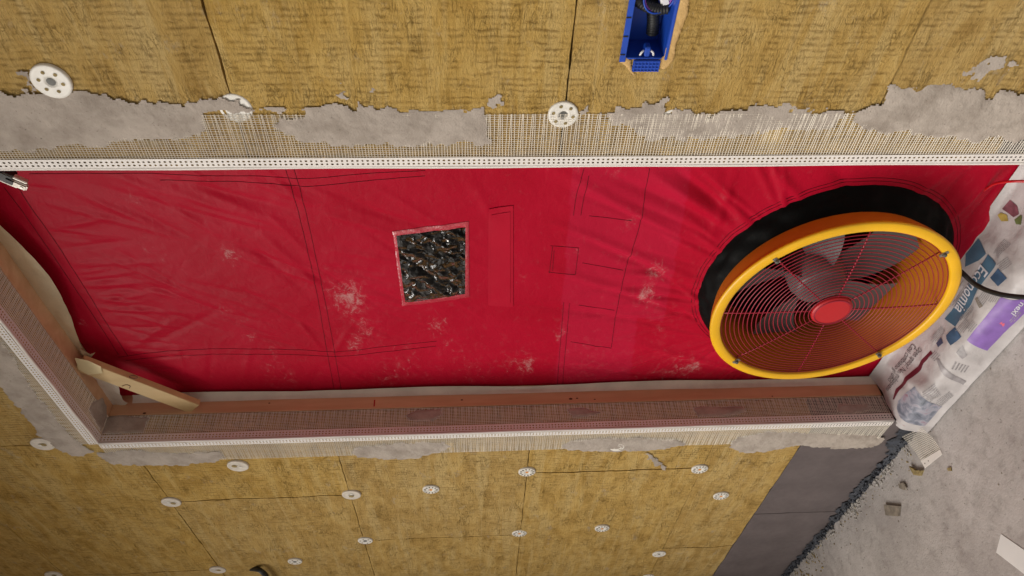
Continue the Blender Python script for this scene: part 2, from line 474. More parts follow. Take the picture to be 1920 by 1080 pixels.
def board(x0, x1, z0, z1, hole=None, name='wool_board', mat=None, amp=0.0035, proud=0.0, d=0.016):
    nx = max(3, int(round((x1 - x0) / d))); nz = max(3, int(round((z1 - z0) / d)))
    xs = list(np.linspace(x0, x1, nx + 1)); zs = list(np.linspace(z0, z1, nz + 1))
    if hole:
        xs = sorted([x for x in xs if min(abs(x - hole[0]), abs(x - hole[1])) > d * 0.4] + [hole[0], hole[1]])
        zs = sorted([z for z in zs if min(abs(z - hole[2]), abs(z - hole[3])) > d * 0.4] + [hole[2], hole[3]])
    nx = len(xs) - 1; nz = len(zs) - 1
    X, Z = np.meshgrid(xs, zs, indexing='ij')
    Y = proud + amp * 2.2 * fbm(X * 9 + 5, Z * 14 + 3, 4) + amp * 0.6 * fbm(X * 3 + 50, Z * 60, 2)
    Xj, Zj = X.copy(), Z.copy()
    gz = 0.0012 if x0 >= 1.0 else 0.0005
    jag = lambda a, k, e, g: e + g * np.clip(fbm(a * 45 + k, a * 0 + k * 3.7, 3) + 0.10, 0, 1) * 2
    Xj[0, :] += jag(Z[0, :], x0 * 7 + 1, 0.0014, 0.0032); Xj[-1, :] -= jag(Z[-1, :], x1 * 9 + 2, 0.0014, 0.0032)
    Zj[:, 0] += jag(X[:, 0], z0 * 5 + 3, gz, 0.0028); Zj[:, -1] -= jag(X[:, -1], z1 * 11 + 4, gz, 0.0028)
    V = [(Xj[i, j], Y[i, j], Zj[i, j]) for i in range(nx + 1) for j in range(nz + 1)]
    id_ = lambda i, j: i * (nz + 1) + j
    Fc = []
    for i in range(nx):
        for j in range(nz):
            if hole and hole[0] - 1e-6 <= xs[i] and xs[i + 1] <= hole[1] + 1e-6 and hole[2] - 1e-6 <= zs[j] and zs[j + 1] <= hole[3] + 1e-6: continue
            Fc.append((id_(i, j), id_(i + 1, j), id_(i + 1, j + 1), id_(i, j + 1)))
    ring = [(i, 0) for i in range(nx)] + [(nx, j) for j in range(nz)] + [(i, nz) for i in range(nx, 0, -1)] + [(0, j) for j in range(nz, 0, -1)]
    n0 = len(V)
    for i, j in ring: V.append((Xj[i, j], T_WOOL, Zj[i, j]))
    for i, j in ring: V.append((Xj[i, j], Y[i, j], Zj[i, j]))
    k = len(ring)
    for q in range(k):
        q2 = (q + 1) % k
        Fc.append((n0 + k + q2, n0 + k + q, n0 + q, n0 + q2))
    return obj(name, V, Fc, mat or M['wool'], wall, smooth=True)

rows = [0.352, 0.647, 1.247, 1.847, 2.447, 3.047, 3.647]
left_joints = [[-1.98, -0.98], [-2.279, -1.279, -0.279], [-1.781, -0.781], [-2.396, -1.396, -0.396], [-2.02, -1.02, 0.0], [-2.4, -1.4, -0.4, 0.6, 1.6]]
right_joints = [[1.83], [1.62], [2.03], [1.74], [2.03], []]
BOX_HOLE = (1.2626, 1.475, 1.0800, 1.1540)
for r in range(6):
    z0, z1 = rows[r], rows[r + 1]
    if r < 4:
        ed = [-2.9] + left_joints[r] + [0.0]
        segs = list(zip(ed[:-1], ed[1:]))
        ed = [W] + right_joints[r] + [3.0]
        segs += list(zip(ed[:-1], ed[1:]))
    elif r == 4:
        segs = [(-2.9, -2.02), (-2.02, -1.02), (-1.02, 0.0), (W, 2.03), (2.03, 3.0)]
        board(0.0, W, H, z1)
    else:
        ed = [-2.9] + left_joints[5] + [3.0]; segs = list(zip(ed[:-1], ed[1:]))
    for x0, x1 in segs:
        if x1 < -2.3 or x0 > 2.3: continue
        hole = BOX_HOLE if (r == 1 and x0 == W) else None
        board(x0, x1, z0, z1, hole, proud=rng.uniform(-0.0008, 0.0008))
# plinth boards of dark rigid insulation
for x0, x1 in ((-2.9, -1.62), (-1.62, -0.68), (-0.68, 0.0), (W, 1.9), (1.9, 3.0)):
    board(x0, x1, 0.004, 0.348, name='plinth_board', mat=M['plinth'], amp=0.0012, proud=0.003)

# ------------------------------------------------------------------ mortar patches (part of the wall)
def patch(name, outline, mp, mat, parent, h=0.005, edge=0.010, rag=0.010, res=0.0035, rough=0.0012, seed=0.0):
    """uneven lump of mortar: ragged outline in plane coordinates, thickness tapering to its edge; mp(s, t, h) places it"""
    P = np.array(outline); a0, b0 = P.min(0) - 0.02; a1, b1 = P.max(0) + 0.02
    A = np.arange(a0, a1, res); Bq = np.arange(b0, b1, res)
    S, Tt = np.meshgrid(A, Bq, indexing='ij')
    d = np.full(S.shape, 1e9); ins = np.zeros(S.shape, bool)
    n = len(P)
    for i in range(n):
        p, q = P[i], P[(i + 1) % n]
        e = q - p; L2 = e @ e + 1e-12
        t = np.clip(((S - p[0]) * e[0] + (Tt - p[1]) * e[1]) / L2, 0, 1)
        d = np.minimum(d, np.hypot(S - p[0] - t * e[0], Tt - p[1] - t * e[1]))
        c = (p[1] > Tt) != (q[1] > Tt)
        with np.errstate(divide='ignore', invalid='ignore'):
            ins ^= c & (S < (q[0] - p[0]) * (Tt - p[1]) / (q[1] - p[1]) + p[0])
    sd = np.where(ins, d, -d) + rag * 2 * fbm(S * 60 + seed, Tt * 60 + 3, 4, 0.6)
    hh = h * np.clip(sd / edge, 0, 1) ** 0.6 * (0.75 + 0.6 * fbm(S * 22 + seed, Tt * 22, 3)) + rough * fbm(S * 120, Tt * 120 + seed, 3) + 0.0004
    keep = sd > 0
    cell = keep[:-1, :-1] & keep[1:, :-1] & keep[1:, 1:] & keep[:-1, 1:]
    idx = -np.ones(S.shape, int); V = []; Fc = []
    ii, jj = np.nonzero(cell)
    for i, j in zip(ii, jj):
        q = []
        for a, b_ in ((i, j), (i + 1, j), (i + 1, j + 1), (i, j + 1)):
            if idx[a, b_] < 0:
                idx[a, b_] = len(V); V.append(mp(S[a, b_], Tt[a, b_], hh[a, b_]))
            q.append(idx[a, b_])
        Fc.append(q)
    if not V: return None
    return obj(name, V, Fc, mat, parent, smooth=True)
front = lambda s, t, h: (s, -0.0015 - h, t)            # plane y = 0, coordinates (x, z)
jamb = lambda s, t, h: (0.0005 + h, s, t)              # left reveal, coordinates (y, z)
soff = lambda s, t, h: (s, t, H - 0.0005 - h)          # head soffit, coordinates (x, y)
yz = lambda pts: [(p[1], p[2]) for p in (at(u, v, 0, 0.0) for u, v in pts)]
xy = lambda pts: [(p[0], p[1]) for p in (at(u, v, 2, H) for u, v in pts)]

mort = [
 [(-60, 168), (60, 172), (110, 178), (190, 170), (215, 180), (260, 188), (330, 190), (400, 182), (415, 178), (470, 200), (483, 208), (385, 212), (392, 235), (375, 250), (330, 262), (250, 262), (200, 272), (120, 272), (60, 283), (-60, 280)],
 [(480, 192), (513, 200), (570, 202), (613, 192), (663, 200), (670, 182), (680, 193), (710, 203), (727, 197), (763, 212), (780, 203), (813, 213), (857, 200), (880, 207), (907, 198), (910, 217), (920, 233), (913, 253), (923, 267), (903, 277), (883, 264), (857, 271), (747, 273), (647, 271), (563, 264), (527, 245), (507, 234), (523, 221), (563, 219), (573, 208), (480, 210)],
 [(1600, 205), (1620, 198), (1653, 190), (1660, 170), (1670, 160), (1687, 163), (1723, 163), (1740, 155), (1773, 155), (1807, 163), (1833, 163), (1860, 183), (1873, 167), (1960, 178), (1960, 262), (1897, 268), (1870, 257), (1823, 268), (1787, 257), (1733, 258), (1693, 245), (1653, 253), (1620, 240), (1598, 224)],
 [(-140, 545), (-100, 505), (0, 634), (25, 668), (47, 700), (61, 725), (92, 761), (122, 800), (142, 825), (178, 846), (150, 854), (130, 852), (100, 838), (75, 820), (47, 780), (22, 750), (0, 726), (-140, 560)],
 [(182, 847), (213, 845), (253, 842), (300, 848), (413, 845), (425, 857), (400, 865), (333, 872), (267, 872), (213, 870), (190, 858)],
 [(653, 847), (663, 835), (710, 832), (767, 828), (833, 827), (845, 835), (827, 847), (780, 859), (730, 861), (673, 856)],
 [(1050, 835), (1067, 825), (1127, 820), (1193, 819), (1260, 822), (1295, 832), (1260, 838), (1200, 846), (1100, 846), (1057, 842)],
 [(1362, 838), (1380, 818), (1440, 808), (1560, 811), (1630, 813), (1660, 818), (1652, 830), (1625, 840), (1560, 841), (1500, 834), (1440, 846), (1395, 849)],
]
for k, pl in enumerate(mort):
    patch('mortar_patch', xz(pl), front, M['mortar'], wall, h=0.0060, edge=0.030, rag=0.013, rough=0.0022, res=0.003, seed=k * 7.7)
for k, pl in enumerate([
 [(1125, 212), (1170, 197), (1245, 187), (1250, 204), (1330, 212), (1400, 196), (1440, 193), (1560, 205), (1600, 215), (1560, 240), (1440, 246), (1300, 262), (1210, 262), (1180, 236), (1130, 230)]]):
    patch('mortar_smear', xz(pl), front, M['mortar'], wall, h=0.0016, edge=0.02, rag=0.02, seed=31 + k * 5)
for k, pl in enumerate([
 [(1800, 140), (1840, 112), (1905, 106), (1900, 122), (1860, 130), (1825, 148)],
 [(1210, 848), (1222, 850), (1252, 878), (1240, 880), (1218, 862)],
 [(690, 160), (700, 150), (712, 172), (690, 178)], [(910, 185), (935, 180), (938, 192), (915, 195)],
 [(1090, 190), (1105, 192), (1103, 210), (1092, 208)], [(640, 165), (652, 170), (645, 180), (634, 176)],
 [(1452, 190), (1470, 188), (1466, 198), (1450, 198)], [(40, 135), (60, 128), (66, 160), (48, 165)]]):
    patch('mortar_smear', xz(pl), front, M['mortar'], wall, h=0.0010, edge=0.02, rag=0.024, res=0.0022, seed=61 + k * 5)
for k, pl in enumerate([
 [(199, 783), (226, 777), (282, 784), (270, 813), (189, 817)],
 [(757, 780), (780, 770), (827, 765), (831, 780), (813, 791), (767, 791)],
 [(1060, 767), (1093, 763), (1127, 775), (1103, 783), (1073, 783)],
 [(1297, 763), (1393, 761), (1402, 773), (1360, 783), (1307, 783)],
 [(1570, 758), (1627, 757), (1634, 770), (1597, 780), (1567, 774)]]):
    patch('mortar_patch', yz(pl), jamb, M['mortar'], wall, h=0.0055, rag=0.005, res=0.0022, seed=90 + k * 3)
patch('mortar_patch', xy([(163, 768), (172, 752), (190, 742), (199, 760), (199, 784), (187, 812)]), soff, M['mortar'], wall, h=0.0055, rag=0.004, res=0.0022, seed=113)

# ------------------------------------------------------------------ corner beads with glass-fibre mesh wings
def net(name, s0, s1, t0, t1, mp, parent, ps=0.0056, pt=0.0052, h=0.0026, seed=0.0):
    v = []; f = []
    wave = lambda s, t: h + 0.0011 * float(fbm(s * 18 + seed, t * 30 + seed, 2))
    def strand(pts, side):
        n = len(v)
        for s, t in pts:
            for k, (o, dh) in enumerate(((-0.00070, 0), (0, 0.0008), (0.00070, 0))):
                hh = wave(s, t) + dh
                v.append(mp(s + (o if side else 0), t + (0 if side else o), hh))
        for i in range(len(pts) - 1):
            a = n + i * 3
            f.append((a, a + 1, a + 4, a + 3)); f.append((a + 1, a + 2, a + 5, a + 4))
    s = s0 + ps * 0.5
    k = 0
    while s < s1:
        j = 0.0007 * math.sin(k * 1.7 + seed)
        strand([(s + j * q, t0 + (t1 - t0) * q / 4 - (0.003 * random.random() if q == 0 else 0)) for q in range(5)], True); s += ps; k += 1
    nt_ = int((t1 - t0) / pt)
    for i in range(nt_ + 1):
        t = t0 + (t1 - t0) * (i + 0.5) / (nt_ + 1)
        ns = int((s1 - s0) / 0.05)
        strand([(s0 + (s1 - s0) * q / ns, t + 0.0006 * math.sin(q * 0.9 + i)) for q in range(ns + 1)], False)
    o = obj(name, v, f, M['net'], parent)
    return tag(o, kind='stuff')

def flange(name, s0, s1, mp, parent, width=0.0235):
    """perforated strip: two rows of holes, s along, t across from the nose"""
    ts = [0.0028, 0.0046, 0.0124, 0.0202, width]
    n = int((s1 - s0) / 0.0098); p = (s1 - s0) / n
    v = []; f = []
    def quad(a, b_, c, d): v.extend([a, b_, c, d]); k = len(v); f.append((k - 4, k - 3, k - 2, k - 1))
    Q = lambda s, t: mp(s, t, 0.0042)
    for (ta, tb) in ((ts[0], ts[1]), (ts[3], ts[4])):
        for i in range(0, n, 8):
            a = s0 + i * p; c = s0 + min(n, i + 8) * p
            quad(Q(a, ta), Q(c, ta), Q(c, tb), Q(a, tb))
    for r in range(2):
        ta, tb = ts[1 + r], ts[2 + r]
        for i in range(n):
            a = s0 + i * p; c = a + p
            w = (0.52, 0.40, 0.46)[(i + r) % 3]
            cs, ct = (a + c) / 2, (ta + tb) / 2; hs_, ht = p * w / 2, (tb - ta) * 0.25
            o = [(a, ta), (c, ta), (c, tb), (a, tb)]
            q8 = [(cs - hs_, ct - ht * .5), (cs - hs_ * .5, ct - ht), (cs + hs_ * .5, ct - ht), (cs + hs_, ct - ht * .5), (cs + hs_, ct + ht * .5), (cs + hs_ * .5, ct + ht), (cs - hs_ * .5, ct + ht), (cs - hs_, ct + ht * .5)]
            k = len(v); v.extend([Q(*x) for x in o] + [Q(*x) for x in q8])
            O = [k, k + 1, k + 2, k + 3]; I = [k + 4 + z for z in range(8)]
            f += [(O[0], O[1], I[2], I[1]), (O[1], I[3], I[2]), (O[1], O[2], I[4], I[3]), (O[2], I[5], I[4]), (O[2], O[3], I[6], I[5]), (O[3], I[7], I[6]), (O[3], O[0], I[0], I[7]), (O[0], I[1], I[0])]
    return obj(name, v, f, M['bead'], parent)

def bead(loc, label, s0, s1, mpf, mpr, nose, wingf, wingr, seed):
    t = thing('corner_bead', loc, label, 'corner bead', 'mesh corner beads around the opening')
    flange('face_flange', s0, s1, mpf, t)
    flange('reveal_flange', s0, s1, mpr, t)
    ns = 40
    pts = [nose(s0 + (s1 - s0) * q / ns, 0.0009 * math.sin(q * 0.7 + seed)) for q in range(ns + 1)]
    MB().tube(pts, 0.0042, 8).build('nose', M['bead'], t, True)
    net('face_mesh', s0, s1, 0.0225, wingf, mpf, t, seed=seed)
    if wingr: net('reveal_mesh', s0, s1, 0.0225, wingr, mpr, t, seed=seed + 5)
    return t
bead((0, 0, 0.1), 'white perforated corner bead with mesh on the jamb beside the plain wool wall and plinth', 0.098, H - 0.002,
     lambda s, t, h: (-t, -h, s), lambda s, t, h: (h, t, s), lambda s, w: (0.0006 + w, -0.0006, s), 0.115, T_WOOL + 0.002, 1.0)
bead((W, 0, 0.1), 'white perforated corner bead with mesh on the jamb beside the blue socket box', 0.098, H - 0.002,
     lambda s, t, h: (W + t, -h, s), lambda s, t, h: (W - h, t, s), lambda s, w: (W - 0.0006 + w, -0.0006, s), 0.122, T_WOOL + 0.002, 2.0)
bead((W / 2, 0, H), 'white perforated corner bead with mesh along the head of the doorway', 0.002, W - 0.002,
     lambda s, t, h: (s, -h, H + t), lambda s, t, h: (s, t, H - h), lambda s, w: (s, -0.0006, H - 0.0006 + w), 0.060, T_WOOL + 0.002, 3.0)

# ------------------------------------------------------------------ wooden lining, sill, brace
frame = thing('door_lining', (W / 2, 0.11, 0.10), 'pale orange spruce door lining set behind the mesh reveals', 'door lining')
def plank(name, a, b, parent, mat=None, bev=0.0015): return MB().box(a, b, bev).build(name, mat or M['wood'], parent)
jl = plank('jamb', (-0.033, T_WOOL + 0.004, 0.10), (0.0035, 0.172, H - 0.004), frame)
plank('jamb', (W - 0.0035, T_WOOL + 0.004, 0.10), (W + 0.033, 0.172, H - 0.004), frame)
plank('head', (-0.033, T_WOOL + 0.004, H - 0.0035), (W + 0.033, 0.172, H + 0.031), frame)
for u, v, r in ((505, 756, 0.002), (1070, 748, 0.004), (1082, 747, 0.0025), (1115, 749, 0.0022), (866, 750, 0.0026), (271, 775, 0.0035), (1448, 743, 0.002)):
    p = at(u, v, 0, 0.0036)
    MB().add([(0.0042, p[1] + r * math.cos(q * 1.05) * 1.0, p[2] + r * 1.6 * math.sin(q * 1.05)) for q in range(6)], [range(6)]).build('knot', M['ink'], jl)
p = at(702, 756, 0, 0.0036)
MB().box((0.0037, p[1] - 0.012, p[2] - 0.0022), (0.0043, p[1] + 0.012, p[2] + 0.0022)).build('pencil_mark', M['red_ink'], jl)

sill = MB()
sill.box((0.0045, 0.004, 0.001), (W - 0.0045, 0.40, 0.084), 0.004)
tag(sill.build('door_sill', M['plinth']), 'low dark threshold block under the printed plastic sheet', 'threshold')

# diagonal brace across the upper corner
A = at(160, 690, 1, 0.1); Bp = at(353, 763, 1, 0.1)
ctr = (A + Bp) / 2
ax = Vector((Bp - A)).normalized(); ay = Vector((0, 1, 0)); az = ax.cross(ay).normalized()
hl = float(np.linalg.norm(Bp - A)) / 2 + 0.02
br = thing('wooden_brace', (ctr[0], 0.118, ctr[2]), 'short pale wooden brace nailed diagonally across the doorway corner', 'brace')
MB().obox((ctr[0], 0.1095, ctr[2]), ax, ay, az, hl, 0.0095, 0.030, 0.0012).build('bar', M['brace'], br)
for u, v, n in ((250, 707, 0),):
    p = at(u, v, 1, 0.0992)
    MB().tube([(p[0] + 0.007 * math.cos(a), 0.0994, p[2] + 0.011 * math.sin(a)) for a in np.linspace(0, 2 * math.pi, 17)], 0.0011, 5).build('ring_mark', M['ink'], br)
p = at(238, 725, 1, 0.0995)
MB().tube(spline([(p[0] + 0.004, 0.0994, p[2] + 0.012), (p[0] + 0.010, 0.0994, p[2] - 0.002), (p[0] + 0.003, 0.0994, p[2] - 0.010), (p[0] - 0.008, 0.0994, p[2] - 0.004)], 5), 0.0011, 5).build('pencil_mark', M['ink'], br)

def sheet(name, outline, yf, mat, parent=None, res=0.008, loc=None):
    """thin sheet filling an outline in (x, z); yf(x, z) gives its place in depth"""
    bm = bmesh.new()
    P = np.array(outline)
    a0, b0 = P.min(0); a1, b1 = P.max(0)
    vs_ = [bm.verts.new((p[0], 0, p[1])) for p in outline]
    bm.faces.new(vs_)
    for axis, lo, hi in ((0, a0, a1), (2, b0, b1)):
        k = lo + res
        while k < hi:
            co = Vector((0, 0, 0)); co[axis] = k; no = Vector((0, 0, 0)); no[axis] = 1
            bmesh.ops.bisect_plane(bm, geom=bm.verts[:] + bm.edges[:] + bm.faces[:], plane_co=co, plane_no=no)
            k += res
    X = np.array([q.co.x for q in bm.verts]); Z = np.array([q.co.z for q in bm.verts])
    Y = yf(X, Z)
    for q, y in zip(bm.verts, Y): q.co.y = float(y)
    b = MB().bm(bm)
    return obj(name, b.v, b.f, mat, parent, True, loc)

# masking paper hanging from the head and film along the jamb
flap = xz(spline([(-60, 350), (0, 415), (60, 470), (100, 520), (130, 580), (150, 640), (165, 667)], 5), 0.140)[:-1] + xz([(161, 672), (155, 690), (110, 645), (60, 565), (0, 490), (-60, 420)], 0.140)
mp_ = thing('masking_paper', (0.5, 0.14, 2.46), 'loose beige masking paper drooping from the head of the doorway', 'masking paper')
sheet('sheet', flap, lambda X, Z: 0.141 - 0.010 * np.sin((H - Z) * 28) + 0.012 * fbm(X * 12, Z * 25, 3), M['paper'], mp_)
fold = xz([(150, 655), (170, 662), (180, 658), (168, 672), (158, 672)], 0.13)
sheet('torn_end', fold, lambda X, Z: 0.128 + 0.02 * fbm(X * 30, Z * 30, 2), M['paper'], mp_, 0.006)
cf = thing('corner_film', (0.1, 0.14, 2.40), 'crumpled translucent film stuck in the upper corner behind the brace', 'plastic film')
sheet('film', xz([(160, 690), (205, 700), (222, 722), (231, 750), (240, 756), (205, 778), (197, 772), (196, 745), (180, 715)], 0.128), lambda X, Z: 0.128 + 0.016 * fbm(X * 25, Z * 25, 3), M['haze_film'], cf, 0.006)
tp = thing('masking_tape', (0.25, 0.097, 2.46), 'strip of masking tape holding the brace end to the frame', 'tape')
sheet('strip', xz([(140, 671), (165, 676), (189, 687), (192, 700), (165, 703), (147, 692)], 0.0965), lambda X, Z: 0.0965 + 0.002 * fbm(X * 40, Z * 40, 2), M['tape'], tp, 0.006)
# film strip down the jamb: wavy ribbon standing off the lining
zz = np.linspace(0.10, 2.47, 150); fv = []; ff = []
for i, z in enumerate(zz):
    w1 = 0.004 * float(fbm(z * 5, 1.0, 3)); w2 = 0.010 * float(fbm(z * 3.1, 7.0, 3)) + 0.003 * math.sin(z * 9)
    fv += [(0.0045 + 0.002 * abs(w1), 0.134 + w1, z), (0.007 + abs(w1), 0.142, z), (0.012 + w2, 0.149, z), (0.021 + w2 * 1.2, 0.153, z)]
    if i: ff += [(4 * i - 4 + q, 4 * i + q, 4 * i + q + 1, 4 * i - 3 + q) for q in range(3)]
fs = thing('film_strip', (0.01, 0.14, 0.10), 'long whitish film strip running along the jamb lining beside the red cloth', 'film strip')
obj('strip', fv, ff, M['haze_film'], fs, True)

# ------------------------------------------------------------------ red panel of the door fan
FC = np.array([0.521, 0.030, 0.488])      # centre of the fan's front ring
CC = np.array([0.523, 0.0, 0.478]); CR = 0.330
YC = 0.163
folds = []
def fold_px(a, b, amp, w): folds.append((np.array(at(*a, 1, 0.155))[[0, 2]], np.array(at(*b, 1, 0.155))[[0, 2]], amp, w))
for a, b, amp, w in [
 # pulled towards the fan
 ((1060, 330), (1330, 470), .0060, .020), ((1130, 325), (1380, 430), -.0065, .022), ((1215, 320), (1370, 420), .0075, .020), ((1265, 318), (1375, 400), -.008, .017),
 ((1040, 420), (1320, 520), .0050, .018), ((1100, 450), (1320, 545), -.0055, .016), ((1020, 500), (1315, 580), .0050, .020), ((1130, 540), (1320, 592), -.0045, .014),
 ((1160, 600), (1330, 625), .004, .014), ((1010, 570), (1300, 620), -.004, .02), ((1240, 500), (1318, 560), .004, .010), ((1250, 560), (1322, 598), -.004, .010),
 ((1450, 312), (1500, 365), .005, .018), ((1560, 308), (1590, 352), -.004, .02), ((1330, 312), (1400, 420), .005, .022), ((1380, 312), (1330, 440), .0035, .016),
 ((1700, 360), (1790, 310), .006, .018), ((1740, 385), (1830, 312), -.007, .018), ((1770, 405), (1870, 315), .009, .018), ((1795, 430), (1890, 335), -.010, .02), ((1820, 450), (1910, 330), .008, .014),
 ((1180, 640), (1420, 700), .004, .02), ((1050, 690), (1300, 722), -.003, .02), ((950, 660), (1200, 700), .003, .02),
 # slanting wrinkles in the upper half
 ((200, 330), (520, 420), .0040, .020), ((260, 325), (560, 400), -.0042, .018), ((150, 345), (470, 430), -.003, .016), ((330, 340), (570, 440), .0036, .016), ((440, 330), (600, 390), .003, .014),
 ((480, 430), (600, 540), .0035, .016), ((430, 430), (590, 560), -.0035, .018), ((500, 400), (590, 490), .0030, .014), ((600, 400), (745, 440), .003, .016), ((590, 350), (760, 420), -.003, .02),
 ((620, 470), (740, 490), .0022, .014), ((610, 500), (730, 515), -.0022, .012), ((610, 540), (750, 560), .0022, .014), ((880, 340), (930, 420), .003, .02),
 # rays from the head seam and the brace corner
 ((100, 430), (200, 410), .004, .012), ((120, 470), (240, 455), -.0035, .012), ((140, 500), (300, 495), .0032, .012), ((160, 545), (330, 545), -.003, .014), ((170, 580), (350, 590), .003, .012),
 ((190, 610), (310, 640), -.003, .010), ((240, 655), (330, 600), .0035, .012), ((270, 655), (400, 590), -.003, .014), ((330, 650), (350, 720), .0025, .010), ((400, 650), (390, 730), -.0025, .012), ((470, 650), (450, 740), .0025, .012),
 ((600, 655), (560, 600), .004, .010), ((580, 660), (480, 630), -.003, .012), ((620, 670), (660, 610), .003, .010), ((630, 680), (700, 730), .003, .010), ((600, 690), (570, 740), -.003, .010), ((740, 660), (800, 720), .002, .014), ((40, 360), (70, 420), .003, .012), ((20, 400), (120, 520), .003, .010),
 ]:
    fold_px(a, b, amp * (1.25 if a[0] > 1000 else 0.9), w * 1.2)

fr_ = np.random.default_rng(5)
for k in range(46):      # many fine pulls running into the collar, mostly from above
    a = math.radians(fr_.uniform(35, 190)); d = np.array([math.cos(a), math.sin(a)]); skew = fr_.uniform(-0.35, 0.15)
    d2 = np.array([math.cos(a + skew), math.sin(a + skew)]); c = np.array([CC[0], CC[2]])
    p0 = c + d * (CR + 0.01); L = fr_.uniform(0.10, 0.42)
    folds.append((p0 + d2 * L, p0 - d2 * 0.03, fr_.choice([-1, 1]) * fr_.uniform(0.0022, 0.0055), fr_.uniform(0.008, 0.016)))
for k in range(40):      # slanting creases in the upper half
    p0 = np.array([fr_.uniform(0.35, 1.0), fr_.uniform(1.55, 2.40)]); a = math.radians(fr_.uniform(215, 250)); L = fr_.uniform(0.12, 0.35)
    folds.append((p0, p0 + L * np.array([math.cos(a), math.sin(a)]), fr_.choice([-1, 1]) * fr_.uniform(0.0014, 0.0032), fr_.uniform(0.008, 0.018)))
for k in range(26):      # puckers along the head seam
    x = fr_.uniform(0.15, 0.9); z = 2.40 + fr_.uniform(-0.01, 0.02); L = fr_.uniform(0.06, 0.16); a = math.radians(fr_.uniform(255, 285))
    folds.append((np.array([x, z]), np.array([x + L * math.cos(a), z + L * math.sin(a)]), fr_.choice([-1, 1]) * fr_.uniform(0.0018, 0.0036), fr_.uniform(0.006, 0.011)))

def cloth_y(X, Z):
    X = np.asarray(X, float); Z = np.asarray(Z, float)
    Y = np.full(np.broadcast(X, Z).shape, YC)
    Y = Y - 0.012 * np.clip(np.sin(np.pi * np.clip(X / W, 0, 1)), 0, 1) * np.clip(np.sin(np.pi * np.clip(Z / H, 0, 1)), 0, 1)
    r = np.hypot(X - CC[0], Z - CC[2])
    Y = Y - 0.026 * np.exp(-np.clip(r - CR, 0, 9) / 0.10)
    wx = X + 0.010 * fbm(X * 5, Z * 5, 2); wz = Z + 0.010 * fbm(X * 5 + 9, Z * 5 + 4, 2)
    for p, q, amp, w in folds:
        e = q - p; L = np.hypot(*e)
        if L < 1e-6: continue
        e = e / L
        s = ((wx - p[0]) * e[0] + (wz - p[1]) * e[1]) / L
        dd = (wx - p[0]) * -e[1] + (wz - p[1]) * e[0]
        ta = np.where((s > -0.15) & (s < 1.15), np.sin(np.pi * np.clip((s + 0.15) / 1.3, 0, 1)) ** 1.2, 0)
        Y = Y - amp * ta * np.exp(-(dd / (w * 0.6)) ** 2)
    Y = Y + 0.0030 * fbm(X * 7 + Z * 3, Z * 9 - X * 4, 3) + 0.0012 * fbm((X + Z) * 30, (Z - X) * 10, 3)
    return Y

panel = thing('blower_door_panel', (W / 2, YC, 0.10), 'red nylon blower door panel stretched across the doorway', 'door panel')
Xg = np.linspace(0.003, W - 0.003, 172); Zg = np.linspace(0.086, H - 0.006, 400)
X, Z = np.meshgrid(Xg, Zg, indexing='ij')
Y = cloth_y(X, Z)
r = np.hypot(X - CC[0], Z - CC[2])
# cells touching the collar hole are snapped to its rim
near = (r < CR) & (r > CR - 0.009)
sc = np.where(near, CR / np.maximum(r, 1e-6), 1.0)
X2 = CC[0] + (X - CC[0]) * sc; Z2 = CC[2] + (Z - CC[2]) * sc
Y = np.where(near, cloth_y(X2, Z2), Y)
win_px = [(742, 440), (874, 424), (873, 551), (759, 566)]
WIN = np.array(xz(win_px, 0.150))
def inside(P, X, Z, grow=0.0):
    c = P.mean(0); Q = c + (P - c) * (1 + grow); ins = np.ones(X.shape, bool); n = len(Q)
    area = sum(Q[i][0] * Q[(i + 1) % n][1] - Q[(i + 1) % n][0] * Q[i][1] for i in range(n))
    for i in range(n):
        p, q = Q[i], Q[(i + 1) % n]
        ins &= ((q[0] - p[0]) * (Z - p[1]) - (q[1] - p[1]) * (X - p[0])) * np.sign(area) > 0
    return ins
ok = (r > CR - 0.009) & ~inside(WIN, X, Z, -0.03)
n1, n2 = X.shape
idx = np.arange(n1 * n2).reshape(n1, n2)
cell = ok[:-1, :-1] & ok[1:, :-1] & ok[1:, 1:] & ok[:-1, 1:]
ci, cj = np.nonzero(cell)
Fc = np.stack([idx[ci, cj], idx[ci + 1, cj], idx[ci + 1, cj + 1], idx[ci, cj + 1]], 1)
used = np.unique(Fc); remap = -np.ones(n1 * n2, int); remap[used] = np.arange(len(used))
V = np.stack([X2.ravel(), Y.ravel(), Z2.ravel()], 1)[used]
cloth = obj('cloth', V, remap[Fc].tolist(), M['cloth'], panel, True)
